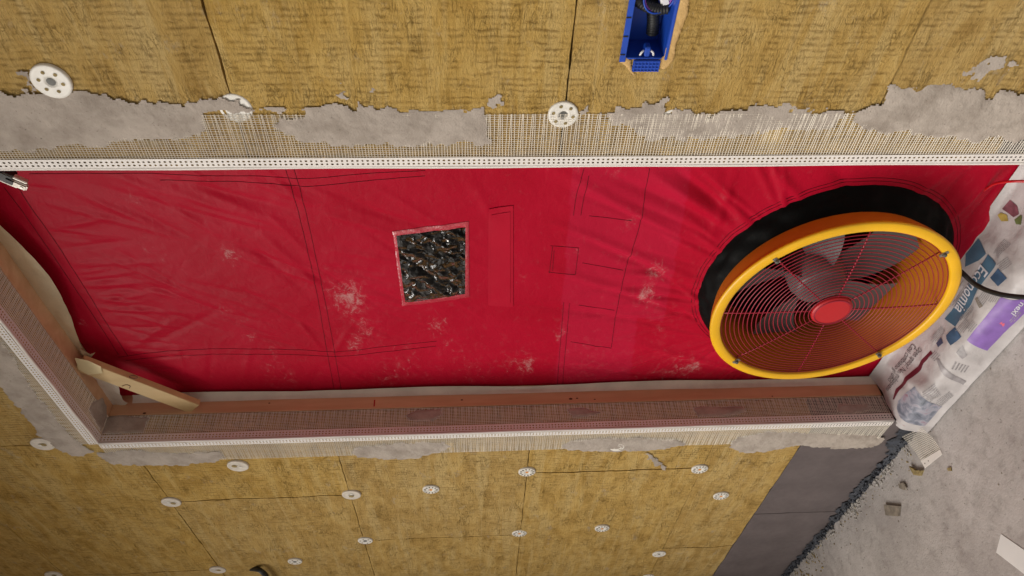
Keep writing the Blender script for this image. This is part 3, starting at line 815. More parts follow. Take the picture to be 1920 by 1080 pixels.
# powder scuffs and the doubled backing as attributes of the cloth
dust = np.full(len(V), -0.18)
for u, v, rr, a in [(432, 482, 22, 1.3), (655, 565, 42, 1.0), (645, 548, 60, .45), (820, 610, 28, .95), (1230, 505, 28, 1.1), (1205, 548, 24, 1.1), (1225, 565, 26, .7), (680, 640, 40, .4), (660, 655, 20, .8),
                    (510, 660, 14, .5), (690, 620, 30, .5), (1050, 625, 18, .9), (990, 690, 24, .9), (960, 680, 40, .5), (1180, 420, 22, .8), (1190, 400, 14, .8), (1170, 480, 16, .8), (1240, 620, 30, .5), (1290, 690, 40, .6), (1230, 715, 60, .6), (1305, 690, 14, .9),
                    (1150, 330, 26, .6), (1090, 322, 14, .8), (250, 380, 30, .55), (290, 470, 40, .5), (150, 610, 14, .9), (460, 600, 40, .35), (420, 590, 16, .8), (560, 440, 20, .6), (520, 690, 40, .3), (760, 690, 50, .55), (720, 720, 40, .5), (540, 720, 24, .4), (320, 335, 20, .5), (500, 700, 18, .3), (1080, 470, 20, .6), (975, 525, 12, .7), (1025, 515, 8, .8), (470, 640, 14, .7), (840, 650, 30, .4), (1820, 315, 7, .8), (1870, 410, 40, .35), (880, 700, 60, .45), (1100, 690, 70, .45), (1400, 705, 60, .4)]:
    c = at(u, v, 1, 0.15)
    dx = np.linalg.norm(at(u, v + rr, 1, 0.15) - c); dz = np.linalg.norm(at(u + rr, v, 1, 0.15) - c)
    dx *= 0.85; dz *= 0.85
    dust = dust + (a * 0.88 + 0.1) * np.exp(-(((V[:, 0] - c[0]) / dx) ** 2 + ((V[:, 2] - c[2]) / dz) ** 2) * 1.1)
at_ = cloth.data.attributes.new('dust', 'FLOAT', 'POINT'); at_.data.foreach_set('value', np.clip(dust, -0.3, 1.3).astype(np.float32))
BK = np.array(xz([(1075, 312), (1300, 312), (1215, 735), (1040, 735)], 0.150))
BK2 = np.array(xz([(1195, 595), (1340, 610), (1330, 735), (1180, 735)], 0.150))
back = inside(BK, V[:, 0], V[:, 2]).astype(float); back[inside(BK2, V[:, 0], V[:, 2])] = 0
at_ = cloth.data.attributes.new('backing', 'FLOAT', 'POINT'); at_.data.foreach_set('value', back.astype(np.float32))

def on_cloth(u, v, off=0.0006):
    y = 0.150
    for _ in range(4):
        p = at(u, v, 1, y); y = float(cloth_y(p[0], p[2])) - off
    p = at(u, v, 1, y); return p
def seam(px, w=0.00065, name='seam', dash=None):
    """line of stitching lying on the cloth"""
    P = [on_cloth(*p)[[0, 2]] for p in px]
    P = spline(P, 8) if len(P) > 2 else [P[0] + (P[1] - P[0]) * t for t in np.linspace(0, 1, 14)]
    P = np.array(P)
    # even resampling
    L = np.r_[0, np.cumsum(np.hypot(*np.diff(P, axis=0).T))]
    n = max(6, int(L[-1] / 0.006)); t = np.linspace(0, L[-1], n)
    P = np.stack([np.interp(t, L, P[:, 0]), np.interp(t, L, P[:, 1])], 1)
    P += 0.0006 * np.stack([fbm(t * 60, t * 0 + 3, 2), fbm(t * 60, t * 0 + 8, 2)], 1)
    Yp = cloth_y(P[:, 0], P[:, 1]) - 0.0004
    return MB().tube([(a, y, c) for (a, c), y in zip(P, Yp)], w, 4).build(name, M['thread'], cloth)
for s_ in [
 [(535, 316), (560, 400), (592, 540), (608, 630), (628, 738)], [(551, 316), (574, 400), (604, 540), (622, 630), (641, 737)],
 [(8, 352), (50, 408), (100, 480), (150, 555), (190, 615), (222, 665)], [(26, 338), (62, 395), (115, 470), (165, 550), (205, 615), (240, 668)],
 [(55, 326), (250, 325), (400, 330), (480, 330), (575, 335), (680, 326), (797, 320)], [(300, 338), (480, 343), (575, 350), (680, 340), (797, 330)],
 [(222, 670), (300, 660), (420, 654), (550, 656), (640, 659), (720, 650), (818, 640)], [(235, 676), (320, 668), (420, 664), (550, 665), (640, 668), (720, 660), (818, 649)],
 [(1218, 316), (1200, 420), (1172, 510), (1155, 590), (1146, 652)],
 [(1095, 316), (1082, 360), (1075, 404)], [(1104, 330), (1094, 375), (1089, 404)],
 [(1105, 405), (1184, 414)], [(1092, 493), (1168, 507)], [(1085, 572), (1152, 582)], [(1070, 641), (1146, 653)],
 [(1032, 461), (1085, 465)], [(1085, 465), (1079, 515)], [(1079, 515), (1028, 510)], [(1036, 463), (1030, 512)], [(1039, 470), (1036, 508)],
 [(1057, 567), (1047, 690), (1045, 733)], [(1068, 569), (1057, 690), (1055, 733)],
 ]:
    seam(s_)
for q, rad in enumerate((CR + 0.012, CR + 0.020)):
    t = np.linspace(0, 2 * math.pi, 140); px_ = CC[0] + rad * np.cos(t); pz = CC[2] + rad * np.sin(t)
    k = pz > 0.10
    MB().tube([(a, y, c) for a, y, c in zip(px_, cloth_y(px_, pz) - 0.0004, pz)], 0.00065, 4, False).build('seam', M['thread'], cloth)

def lay(px, off, res=0.008): 
    P = [on_cloth(*p)[[0, 2]].tolist() for p in px]
    return P, (lambda X, Z: cloth_y(X, Z) - off)
# sewn-on red strip with its window
for px in ([(916, 392), (962, 385), (962, 575), (915, 572)],):
    P, yf = lay(px, 0.0022)
    m_strip = simple('glossy_red_vinyl', (0.45, 0.0055, 0.027), 0.42, 0.12, var=0.05, bmp=0.25, bscale=30)
    sheet('vinyl_strip', P, yf, m_strip, panel, 0.012)
    P, yf = lay([(921, 402), (957, 396), (957, 568), (920, 565)], 0.0036)
    sheet('strip_flap', P, yf, m_strip, panel, 0.012)
# clear window with wrinkled film and border
P, yf = lay([(736, 434), (760, 427), (868, 415), (880, 424), (881, 555), (868, 560), (770, 575), (753, 573)], 0.0012)
wb = np.array(P)
border = MB(); Wi = WIN; nb = 40
def loop(Pq, n):
    Pq = np.vstack([Pq, Pq[:1]]); L = np.r_[0, np.cumsum(np.hypot(*np.diff(Pq, axis=0).T))]; t = np.linspace(0, L[-1], n, endpoint=False)
    return np.stack([np.interp(t, L, Pq[:, 0]), np.interp(t, L, Pq[:, 1])], 1)
outer = np.array([on_cloth(*p)[[0, 2]] for p in [(736, 434), (879, 415), (880, 557), (754, 574)]])
inner = np.array([on_cloth(*p)[[0, 2]] for p in [(743, 441), (873, 425), (872, 550), (760, 565)]])
window = thing('clear_window', (0, 0, 0), None, None); window.location = (0, 0, 0); window.parent = panel
bpy.data.objects.remove(window)
def per_side(Pq, k=24):
    return np.vstack([np.array([Pq[i] + (Pq[(i + 1) % 4] - Pq[i]) * t / k for t in range(k)]) for i in range(4)])
O_, I_ = per_side(outer), per_side(inner); kk = len(O_)
bv = []
for k3, t3 in enumerate((0, 0.3, 0.65, 1.0)):
    Q = O_ + (I_ - O_) * t3
    yy = cloth_y(Q[:, 0], Q[:, 1]) - 0.0012 - (0.003 * (0.5 + fbm(Q[:, 0] * 70, Q[:, 1] * 70 + k3, 3)) if 0 < k3 else 0)
    bv += [(a, y, c) for (a, c), y in zip(Q, yy)]
bf = [(k3 * kk + i, k3 * kk + (i + 1) % kk, (k3 + 1) * kk + (i + 1) % kk, (k3 + 1) * kk + i) for k3 in range(3) for i in range(kk)]
wb_o = obj('window_border', bv, bf, M['film_edge'], panel, True)
# wrinkled pane
n = 130; pv = []; 
for i in range(n + 1):
    for j in range(n + 1):
        a, b_ = i / n, j / n
        p = (inner[0] * (1 - a) + inner[1] * a) * (1 - b_) + (inner[3] * (1 - a) + inner[2] * a) * b_
        pv.append((p[0], 0.0, p[1]))
pv = np.array(pv); A1 = pv[:, 0]; B1 = pv[:, 2]
wx = A1 + 0.02 * fbm(A1 * 40, B1 * 40, 2); wz_ = B1 + 0.02 * fbm(A1 * 40 + 7, B1 * 40 + 2, 2)
edge_f = np.minimum.outer(np.minimum(np.arange(n + 1), n - np.arange(n + 1)), np.minimum(np.arange(n + 1), n - np.arange(n + 1))).ravel() / 6
pv[:, 1] = cloth_y(A1, B1) - 0.003 - np.clip(edge_f, 0, 1) * (0.0062 * fbm(wx * 62, wz_ * 62, 2, 0.4) + 0.0010 * fbm(wx * 150, wz_ * 150, 1))
pf = [(i * (n + 1) + j, (i + 1) * (n + 1) + j, (i + 1) * (n + 1) + j + 1, i * (n + 1) + j + 1) for i in range(n) for j in range(n)]
obj('window_pane', pv, pf, M['film'], panel, True)

# black elastic collar between cloth and fan
cv = []; cf_ = []; na = 160; nr = 7
for i in range(na):
    a = 2 * math.pi * i / na
    px_, pz = CC[0] + (CR + 0.003) * math.cos(a), CC[2] + (CR + 0.003) * math.sin(a)
    o = np.array([px_, float(cloth_y(px_, pz)) + 0.001, pz]); q = np.array([FC[0] + 0.291 * math.cos(a), 0.088, FC[2] + 0.291 * math.sin(a)])
    for k in range(nr + 1):
        t = k / nr; p = o + (q - o) * t
        bul = math.sin(math.pi * t) * (0.003 + 0.012 * float(fbm(a * 9, t * 3, 3)) + 0.002 * math.sin(a * 23 + 3 * t))
        cv.append((p[0] + bul * math.cos(a), p[1] - bul * 0.7, p[2] + bul * math.sin(a)))
for i in range(na):
    j = (i + 1) % na
    for k in range(nr): cf_.append((i * (nr + 1) + k, i * (nr + 1) + k + 1, j * (nr + 1) + k + 1, j * (nr + 1) + k))
obj('collar', cv, cf_, M['black_cloth'], panel, True)

# ------------------------------------------------------------------ the fan
fan = thing('blower_fan', (FC[0], 0.12, FC[2] - 0.31), 'yellow ringed blower fan with red wire guard in the red panel', 'fan')
R0 = 0.314
ring = MB().lathe([(0.286, 0.0055), (0.286, 0.001), (0.2870, -0.004), (0.2895, -0.0062), (0.300, -0.0072), (0.3095, -0.0062), (0.3135, -0.004), (R0, -0.0005), (0.3130, 0.004), (0.306, 0.0055), (0.290, 0.0055)], FC, 120, closed=True).build('rim', M['yellow'], fan, True)
shr = MB().lathe([(0.2865, 0.006), (0.282, 0.03), (0.274, 0.07), (0.268, 0.11), (0.266, 0.20), (0.270, 0.205), (0.276, 0.20), (0.279, 0.13), (0.288, 0.10), (0.290, 0.06), (0.305, 0.028), (0.3065, 0.006)], FC, 96).build('shroud', M['shroud'], fan, True)
GY = -0.0015
guard = MB().lathe([(0.0, -0.010), (0.040, -0.010), (0.050, -0.0085), (0.053, -0.005), (0.053, 0.004), (0.0, 0.004)], FC, 40).build('guard_hub', M['hub'], fan, True)
MB().lathe([(0.045, -0.0108), (0.0465, -0.0112), (0.048, -0.0104)], FC, 40).build('hub_rim', M['guard'], guard, True)
for k in range(21):
    rr = 0.059 + (0.2835 - 0.059) * k / 20
    pr = [(rr + 0.00125 * math.cos(q * math.pi / 2.5), -0.0045 + 0.006 * (rr / 0.284) ** 4 + 0.00125 * math.sin(q * math.pi / 2.5)) for q in range(5)]
    MB().lathe(pr, FC, 96, closed=True).build('guard_ring', M['guard'], fan, True)
for k in range(8):
    a = math.radians(90 + 45 * k + 2)
    d = np.array([math.cos(a), 0, math.sin(a)])
    pts = [FC + d * rr + np.array([0, -0.0018 + 0.006 * (rr / 0.284) ** 4, 0]) for rr in np.linspace(0.045, 0.2845, 8)]
    MB().tube(pts, 0.0019, 6).build('guard_spoke', M['guard'], fan, True)
    if k % 2:
        c = FC + d * 0.2885 + np.array([0, -0.009, 0])
        t = np.array([-d[2], 0, d[0]])
        sc_ = MB().obox(c + np.array([0, 0.002, 0]), d, (0, 1, 0), t, 0.011, 0.0018, 0.0055, 0.001).build('clip', M['steel'], fan)
        MB().lathe([(0, -0.006), (0.004, -0.006), (0.0052, -0.004), (0.0052, 0.0)], c, 10).build('screw', M['grey_plug'], sc_, True)
# motor and blades behind the guard
MB().lathe([(0, 0.075), (0.055, 0.075), (0.066, 0.082), (0.07, 0.10), (0.075, 0.105), (0.075, 0.18), (0.068, 0.195), (0, 0.2)], FC, 40).build('motor', M['motor'], fan, True)
for k in range(4):
    a = math.radians(20 + 90 * k); d = np.array([math.cos(a), 0, math.sin(a)])
    MB().tube([FC + d * 0.06 + np.array([0, 0.17, 0]), FC + d * 0.268 + np.array([0, 0.185, 0])], 0.006, 6).build('motor_strut', M['steel'], fan, True)
for k in range(5):
    bv = []; bf_ = []; nr_, nc = 8, 5
    for i in range(nr_ + 1):
        rr = 0.062 + (0.258 - 0.062) * i / nr_; ch = math.radians(44 - 10 * i / nr_); tw = 0.055 - 0.03 * i / nr_
        for j in range(nc + 1):
            s_ = j / nc - 0.5; a = math.radians(72 * k + 13) + ch * s_ + 0.25 * (i / nr_) ** 2
            bv.append((FC[0] + rr * math.cos(a), FC[1] + 0.115 + tw * s_ + 0.010 * (0.25 - s_ * s_) * 4, FC[2] + rr * math.sin(a)))
    for i in range(nr_):
        for j in range(nc): bf_.append((i * (nc + 1) + j, (i + 1) * (nc + 1) + j, (i + 1) * (nc + 1) + j + 1, i * (nc + 1) + j + 1))
    obj('fan_blade', bv, bf_, M['blade'], fan, True)

# ------------------------------------------------------------------ lever clamp of the panel frame
p = at(24, 333, 1, 0.120)
d1 = (at(46, 345, 1, 0.120) - at(4, 327, 1, 0.120)); d1 = Vector(d1).normalized(); d2 = Vector((0, 1, 0)); d3 = d1.cross(d2).normalized()
cl = thing('lever_clamp', (p[0], 0.125, p[2]), 'black and silver lever clamp on the red panel under the head', 'clamp')
P3 = Vector(p)
MB().obox(P3 - d1 * 0.020, d1, d2, d3, 0.024, 0.012, 0.014, 0.003).build('body', M['black_plastic'], cl)
MB().obox(P3 + d1 * 0.012 - d3 * 0.004 - d2 * 0.006, d1, d2, d3, 0.020, 0.007, 0.0085, 0.003).build('lever', M['silver'], cl)
MB().obox(P3 + d1 * 0.004 + d3 * 0.010 - d2 * 0.004, d1, d2, d3, 0.024, 0.006, 0.003, 0.0015).build('jaw', M['silver'], cl)
MB().obox(P3 - d1 * 0.002 - d3 * 0.013 - d2 * 0.006, d1, d2, d3, 0.017, 0.005, 0.0022, 0.001).build('spring_bar', M['silver'], cl)
MB().obox(P3 - d1 * 0.002 - d3 * 0.002 - d2 * 0.0135, d1, d2, d3, 0.008, 0.0014, 0.006, 0.0008).build('grip', M['black_plastic'], cl)
MB().tube([P3 + d1 * 0.022 - d2 * 0.012 - d3 * 0.004, P3 + d1 * 0.022 - d2 * 0.0145 - d3 * 0.004], 0.003, 10).build('pin', M['steel'], cl)

# ------------------------------------------------------------------ printed plastic sheet over the threshold
prof = spline([(0.1545, 0.126), (0.140, 0.106), (0.10, 0.098), (0.04, 0.096), (0.004, 0.092), (-0.020, 0.078), (-0.031, 0.045), (-0.035, 0.018), (-0.043, 0.0035)], 10)
prof = np.array(prof); PL = np.r_[0, np.cumsum(np.hypot(*np.diff(prof, axis=0).T))]
BX0, BX1 = -0.012, W + 0.02
def bag_pt(x, s, off=0.0):
    s = np.clip(s, 0, PL[-1]); y = np.interp(s, PL, prof[:, 0]); z = np.interp(s, PL, prof[:, 1])
    ty = np.gradient(prof[:, 0], PL); tz = np.gradient(prof[:, 1], PL)
    a = np.interp(s, PL, ty); b_ = np.interp(s, PL, tz); L = math.hypot(a, b_); ny, nz = b_ / L, -a / L      # outward: up on top, forward in front
    f = s / PL[-1]
    wr = 0.014 * float(fbm(x * 9 + s * 6, s * 14 - x * 3, 3)) + 0.0075 * float(fbm(x * 26 + s * 20, s * 30, 3))
    wr += 0.008 * math.exp(-((x - 0.10 - s * 0.5) / 0.02) ** 2) - 0.005 * math.exp(-((x - 0.17 - s * 0.35) / 0.018) ** 2) + 0.006 * math.exp(-((x - 0.45 + s * 0.4) / 0.02) ** 2) + 0.006 * math.exp(-((x - 0.66 - s * 0.3) / 0.022) ** 2)
    wr = (wr + 0.005) * math.sin(math.pi * min(1, max(0, f * 0.96 + 0.02))) ** 0.5
    h = wr + off
    return (x, y + ny * h + (0.006 * float(fbm(x * 7, 3.0, 2)) if f > 0.8 else 0), max(0.0025, z + nz * h))
def bag_uv(u, v):
    """sheet coordinates of a sight line: march along it until it reaches the sheet's profile"""
    d = RIGHT * ((u - 960) / F_PX) + DOWN * ((v - 540) / F_PX) + FWD
    best = None
    for t in np.arange(1.6, 2.6, 0.002):
        p = CAM + d * t
        k = np.argmin((prof[:, 0] - p[1]) ** 2 + (prof[:, 1] + 0.003 - p[2]) ** 2); e = math.hypot(prof[k, 0] - p[1], prof[k, 1] + 0.003 - p[2])
        if best is None or e < best[0]: best = (e, p[0], PL[k])
    return np.array(best[1:])
bag = thing('printed_sheet', (W / 2, 0.05, 0.002), 'white printed plastic sheet wrapped over the threshold below the fan', 'plastic sheet')
nxb, nsb = 150, 44; bv = []; bf_ = []
for i in range(nxb + 1):
    for j in range(nsb + 1):
        x = BX0 + (BX1 - BX0) * i / nxb
        bv.append(bag_pt(x, PL[-1] * j / nsb))
for i in range(nxb):
    for j in range(nsb): bf_.append((i * (nsb + 1) + j, (i + 1) * (nsb + 1) + j, (i + 1) * (nsb + 1) + j + 1, i * (nsb + 1) + j + 1))
# keep the sheet between the jambs where it lies inside the reveal
bv = [(min(max(x, 0.008), W - 0.008) if y > -0.006 else x, y, z) for x, y, z in bv]
bo = obj('plastic', bv, bf_, M['bag'], bag, True)
def uvmesh(name, polys, mat, off=0.0012, res=0.010):
    """flat print on the sheet: polygons in (x, s)"""
    bm = bmesh.new()
    for P in polys:
        try: bm.faces.new([bm.verts.new((p[0], p[1], 0)) for p in P])
        except ValueError: pass
    C = np.array([q.co[:2] for q in bm.verts])
    for axis in (0, 1):
        k = C[:, axis].min() + res
        while k < C[:, axis].max():
            co = Vector((0, 0, 0)); co[axis] = k; no = Vector((0, 0, 0)); no[axis] = 1
            bmesh.ops.bisect_plane(bm, geom=bm.verts[:] + bm.edges[:] + bm.faces[:], plane_co=co, plane_no=no); k += res
    for q in bm.verts: q.co = bag_pt(min(max(q.co.x, 0.010), W - 0.01), q.co.y, off)
    b = MB().bm(bm)
    return obj(name, b.v, b.f, mat, bag, True)
def px_poly(pts): return [bag_uv(*p) for p in pts]
cz = lambda pts: [(1640 + a / 2.204, 330 + b_ / 2.204) for a, b_ in pts]       # zoomed view of the sheet
for name, pts, mat in [
 ('banner', cz([(470, 325), (505, 365), (338, 622), (292, 588)]), 'teal'),
 ('banner', cz([(425, 255), (462, 322), (432, 348), (372, 375), (372, 320)]), 'teal'),
 ('advert', cz([(525, 500), (640, 500), (640, 530), (460, 718), (383, 672)]), 'purple'),
 ('picture', cz([(92, 960), (100, 930), (130, 900), (178, 868), (195, 905), (276, 950), (198, 1026), (130, 1012), (100, 990)]), 'photo'),
 ('headline_bar', cz([(72, 922), (92, 880), (150, 818), (190, 760), (235, 722), (242, 734), (200, 776), (160, 832), (104, 885), (84, 925)]), 'maroon'),
 ('square', cz([(308, 658), (338, 625), (362, 660), (330, 696)]), 'navy'), ('square', cz([(254, 690), (274, 666), (292, 690), (270, 708)]), 'navy'), ('square', cz([(478, 420), (508, 380), (545, 420), (515, 456)]), 'navy'),
 ('square', cz([(345, 720), (368, 695), (378, 730), (358, 745)]), 'grey_ink'), ('column_bar', cz([(255, 755), (268, 752), (305, 808), (376, 850), (362, 862), (290, 824)]), 'grey_ink'),
 ('fruit', cz([(510, 160), (525, 150), (550, 160), (552, 185), (530, 188)]), 'yellow_ink'), ('fruit', cz([(580, 180), (600, 158), (612, 170), (606, 200), (585, 198)]), 'green_ink'), ('fruit', cz([(530, 135), (560, 95), (590, 125), (597, 160), (572, 170), (550, 150)]), 'red_ink2'),
 ('small_picture', cz([(420, 505), (432, 500), (452, 535), (440, 545)]), 'card'), ('spot', cz([(510, 605), (525, 598), (535, 610), (522, 618)]), 'pink'),
 ('column_rule', cz([(322, 540), (392, 440), (398, 446), (330, 546)]), 'grey_ink'), ('column_rule', cz([(306, 512), (375, 420), (378, 424), (310, 516)]), 'text_ink'),
 ('edge_print', [(1666, 785), (1671, 782), (1685, 803), (1690, 800), (1684, 812), (1678, 806)], 'pink')]:
    uvmesh(name, [px_poly(pts)], M[mat])
# grey body copy: rows of short bars
def copy_block(o, along, down, rows_, lines_w, name='body_copy'):
    """o, along, down in picture points of the zoomed view"""
    o = np.array(o, float); a = np.array(along, float); d = np.array(down, float)
    c0, ca, cd = (bag_uv(*q) for q in cz([o, o + a, o + d]))
    A_, D_ = ca - c0, cd - c0; polys = []
    for r_ in range(rows_):
        t = (r_ + 0.2) / rows_; h = 0.45 / rows_; x = 0.0
        end = lines_w * random.uniform(0.75, 1.0)
        while x < end:
            w = random.uniform(0.05, 0.16)
            polys.append([c0 + A_ * x + D_ * t, c0 + A_ * min(x + w, 1) + D_ * t, c0 + A_ * min(x + w, 1) + D_ * (t + h), c0 + A_ * x + D_ * (t + h)]); x += w + 0.03
    uvmesh(name, polys, M['grey_ink'], res=0.02)
copy_block((415, 545), (-45, 60), (-32, -22), 6, 1.0)
copy_block((380, 590), (-40, 50), (28, 18), 5, 1.0)
copy_block((462, 470), (-38, 55), (26, 18), 5, 1.0)
copy_block((500, 470), (-28, 46), (30, 18), 5, 1.0)
copy_block((245, 850), (-50, 40), (25, 40), 8, 1.0)
copy_block((395, 470), (-62, 88), (-24, -16), 5, 1.0)
copy_block((300, 640), (-50, 60), (-26, -20), 6, 0.9)
copy_block((560, 330), (-60, 40), (20, 34), 5, 0.9)
copy_block((330, 760), (-20, 40), (60, 20), 5, 0.9)
copy_block((540, 260), (-50, 60), (26, 20), 6, 1.0)
copy_block((300, 880), (-60, 50), (20, 26), 5, 1.0)
copy_block((430, 610), (-30, 36), (-24, -18), 4, 1.0)
copy_block((250, 720), (-30, 30), (30, 22), 4, 1.0)
copy_block((600, 560), (-60, 70), (-20, -14), 3, 0.6)

def text_on(body, start, end, up, size_k, mat, shear=0.0, name='lettering', bold=0.0, off=0.0022):
    """letters run from start to end (picture points of the zoomed view); up is a point above the start"""
    cu = bpy.data.curves.new('t', 'FONT'); cu.body = body; cu.size = 1.0; cu.shear = shear; cu.offset = bold; cu.resolution_u = 2
    ob = bpy.data.objects.new('t', cu); COL.objects.link(ob)
    dg = bpy.context.evaluated_depsgraph_get()
    me = bpy.data.meshes.new_from_object(ob.evaluated_get(dg))
    V = np.array([q.co[:2] for q in me.vertices]); Fq = [list(p_.vertices) for p_ in me.polygons]
    bpy.data.objects.remove(ob); bpy.data.curves.remove(cu); bpy.data.meshes.remove(me)
    w = V[:, 0].max(); 
    s0, s1, su = (bag_uv(*q) for q in cz([start, end, up]))
    A_, U_ = s1 - s0, su - s0
    pts = [s0 + A_ * (q[0] / w) + U_ * (q[1] / 0.72) for q in V]
    vv = [bag_pt(min(max(p_[0], 0.010), W - 0.01), p_[1], off) for p_ in pts]
    return obj(name, vv, Fq, M[mat], bag)
text_on('Economia', (443, 362), (325, 545), (483, 386), 1, 'white_ink', 0.3, bold=0.008)
text_on('nexi', (600, 512), (556, 560), (617, 524), 1, 'white_ink', 0.0, bold=0.012)
text_on('Open space? No, multispazio', (188, 704), (48, 880), (206, 716), 1, 'text_ink', 0.3)
text_on('Così cambiano gli uffici', (160, 690), (50, 842), (178, 702), 1, 'text_ink', 0.3)

# ------------------------------------------------------------------ cables and hose
pw = spline([at(1772, 490, 1, 0.11), at(1800, 508, 1, 0.06), at(1830, 534, 1, 0.01), at(1872, 551, 1, -0.05), at(1935, 558, 1, -0.11), at(2010, 556, 1, -0.17), at(2110, 556, 1, -0.20)], 8)
MB_ = MB().tube(pw, 0.0062, 10)
tag(MB_.build('power_cable', M['rubber'], None, True), 'black power cable leaving the fan across the printed sheet', 'cable')
hs_ = spline([at(1845, 357, 1, 0.150), at(1862, 346, 1, 0.135), at(1885, 341, 1, 0.115), at(1920, 340, 1, 0.09), at(1985, 345, 1, 0.06)], 8)
tag(MB().tube(hs_, 0.0032, 8).build('pressure_hose', M['red_tube'], None, True), 'thin red pressure hose coming out of the red cloth', 'hose')
tl = spline([at(468, 1066, 1, 0.012), at(481, 1067, 1, -0.010), at(490, 1071, 1, -0.022), at(500, 1082, 1, -0.026), at(512, 1110, 1, -0.030), at(520, 1150, 1, -0.012)], 6)
tag(MB().tube(tl, 0.010, 8).build('cable_tail', M['rubber'], None, True), 'black cable tail sticking out of the mineral wool', 'cable')

# ------------------------------------------------------------------ insulation dowels
def disc(c, r, holes=None, n=28, y0=-0.0045):
    """moulded plate: domed face, rounded edge, centre boss"""
    return MB().lathe([(0.0, 0.0012), (0.009, 0.0012), (0.0105, -0.0006), (0.013, -0.0002), (r - 0.006, 0.0002), (r - 0.002, -0.0008), (r, 0.0008), (r, 0.006)], (c[0], y0, c[1]), n)
def spot(c, r, y, n=10, sx=1.0, rot=0.0):
    pts = []
    for q in range(n):
        a = 2 * math.pi * q / n; u_, w_ = r * sx * math.cos(a), r * math.sin(a)
        pts.append((c[0] + u_ * math.cos(rot) - w_ * math.sin(rot), y, c[1] + u_ * math.sin(rot) + w_ * math.cos(rot)))
    return MB().add(pts, [range(n)])
def dowel(u, v, kind, label, r=0.030, group='dowel plates in the insulated wall', y0=-0.0045):
    p = at(u, v, 1, -0.003); c = (p[0], p[2])
    t = thing('insulation_dowel', (c[0], 0.0, c[1]), label, 'dowel', group)
    if kind == 'daisy':
        disc(c, r).build('plate', M['plate'], t, True).rotation_euler = (0, 0, 0)
        for k in range(12):
            a = 2 * math.pi * k / 12 + 0.2
            spot((c[0] + 0.021 * math.cos(a), c[1] + 0.021 * math.sin(a)), 0.0021, y0 - 0.0009, 8, 2.4, a).build('slot', M['plate_hole'], t)
        spot(c, 0.0052, y0 - 0.0001, 12).build('plug', M['orange'], t)
    elif kind == 'holes':
        disc(c, r, y0=y0).build('plate', M['plate'], t, True)
        for k in range(6):
            a = 2 * math.pi * k / 6 + 0.3
            spot((c[0] + 0.019 * math.cos(a), c[1] + 0.019 * math.sin(a)), 0.0033, y0 - 0.0009, 10).build('hole', M['wool_bit'], t)
        spot(c, 0.0075, y0 + 0.0004, 14).build('pin', M['grey_plug'], t)
    elif kind == 'clear':
        disc(c, r, y0=y0).build('plate', M['plate_clear'], t, True)
        a = random.uniform(0, 6.28)
        o = random.uniform(0.004, 0.012)
        spot((c[0] + o * math.cos(a), c[1] + o * math.sin(a)), 0.0085, y0 - 0.0013, 14).build('hole', M['wool_bit'], t)
        spot((c[0] - 0.008 * math.cos(a), c[1] - 0.008 * math.sin(a)), 0.005, y0 - 0.0014, 12).build('pin', M['plate'], t)
    elif kind == 'buried':
        disc(c, r, y0=y0).build('plate', M['plate'], t, True)
    else:
        disc(c, r, y0=y0).build('plate', M['plate'], t, True)
        spot(c, 0.005, y0 + 0.0004, 12).build('pin', M['grey_plug'], t)
        for k in range(4):
            a = 2 * math.pi * k / 4 + 0.5
            spot((c[0] + 0.018 * math.cos(a), c[1] + 0.018 * math.sin(a)), 0.0025, y0 - 0.0009, 8).build('hole', M['wool_bit'], t)
    return t
dowel(96, 153, 'holes', 'large white dowel plate with six holes above grey mortar, near the head', 0.033)
dowel(1056, 216, 'holes', 'white dowel plate half under the mesh at a board joint beside the jamb', 0.0285, y0=-0.0026)
dowel(441, 205, 'buried', 'white dowel plate mostly buried in mortar beside the jamb', 0.030, y0=-0.0002)
dowel(1264, 227, 'buried', 'white dowel plate buried at the mesh edge below the blue socket box', 0.026, y0=-0.0004)
dowel(80, 833, 'clear', 'milky dowel plate at the end of a crack above the doorway corner', 0.033)
dowel(446, 874, 'clear', 'milky dowel plate just beyond the mesh edge of the jamb', 0.033)
dowel(321, 942, 'clear', 'milky dowel plate at the upper end of a board joint beside the jamb', 0.032)
dowel(659, 928, 'clear', 'milky dowel plate where a board joint meets a broken vertical crack', 0.032)
dowel(408, 1069, 'clear', 'milky dowel plate at the end of a board joint high on the wool wall', 0.032)
dowel(100, 1079, 'clear', 'milky dowel plate alone high on the wool wall', 0.032)
dowel(685, 1014, 'holes', 'small white dowel plate starting a board joint on the wool wall', 0.028)
dowel(553, 1053, 'holes', 'small white dowel plate alone beside the black cable tail', 0.028)
dowel(808, 918, 'daisy', 'white slotted dowel cap with an orange plug in the middle of a board', 0.0285)
dowel(988, 885, 'daisy', 'white slotted dowel cap at the upper end of the joint nearest the jamb', 0.0285)
dowel(1312, 880, 'daisy', 'white slotted dowel cap at the lower end of the joint nearest the jamb', 0.0285)
dowel(1352, 930, 'daisy', 'white slotted dowel cap in the cut board just above the dark plinth', 0.0285)
dowel(974, 1000, 'daisy', 'white slotted dowel cap at the lower end of the farther board joint', 0.0285)
dowel(1129, 991, 'daisy', 'white slotted dowel cap alone in the middle of a low board', 0.0285)
dowel(1236, 1039, 'plain', 'plain white dowel plate with a dark pin above the plinth', 0.0285)
dowel(1215, 1082, 'daisy', 'white slotted dowel cap farthest along the lowest joint above the plinth', 0.0285)
dowel(1157, 838, 'buried', 'dowel plate buried in the grey mortar on the jamb edge mesh', 0.024, y0=-0.0052)

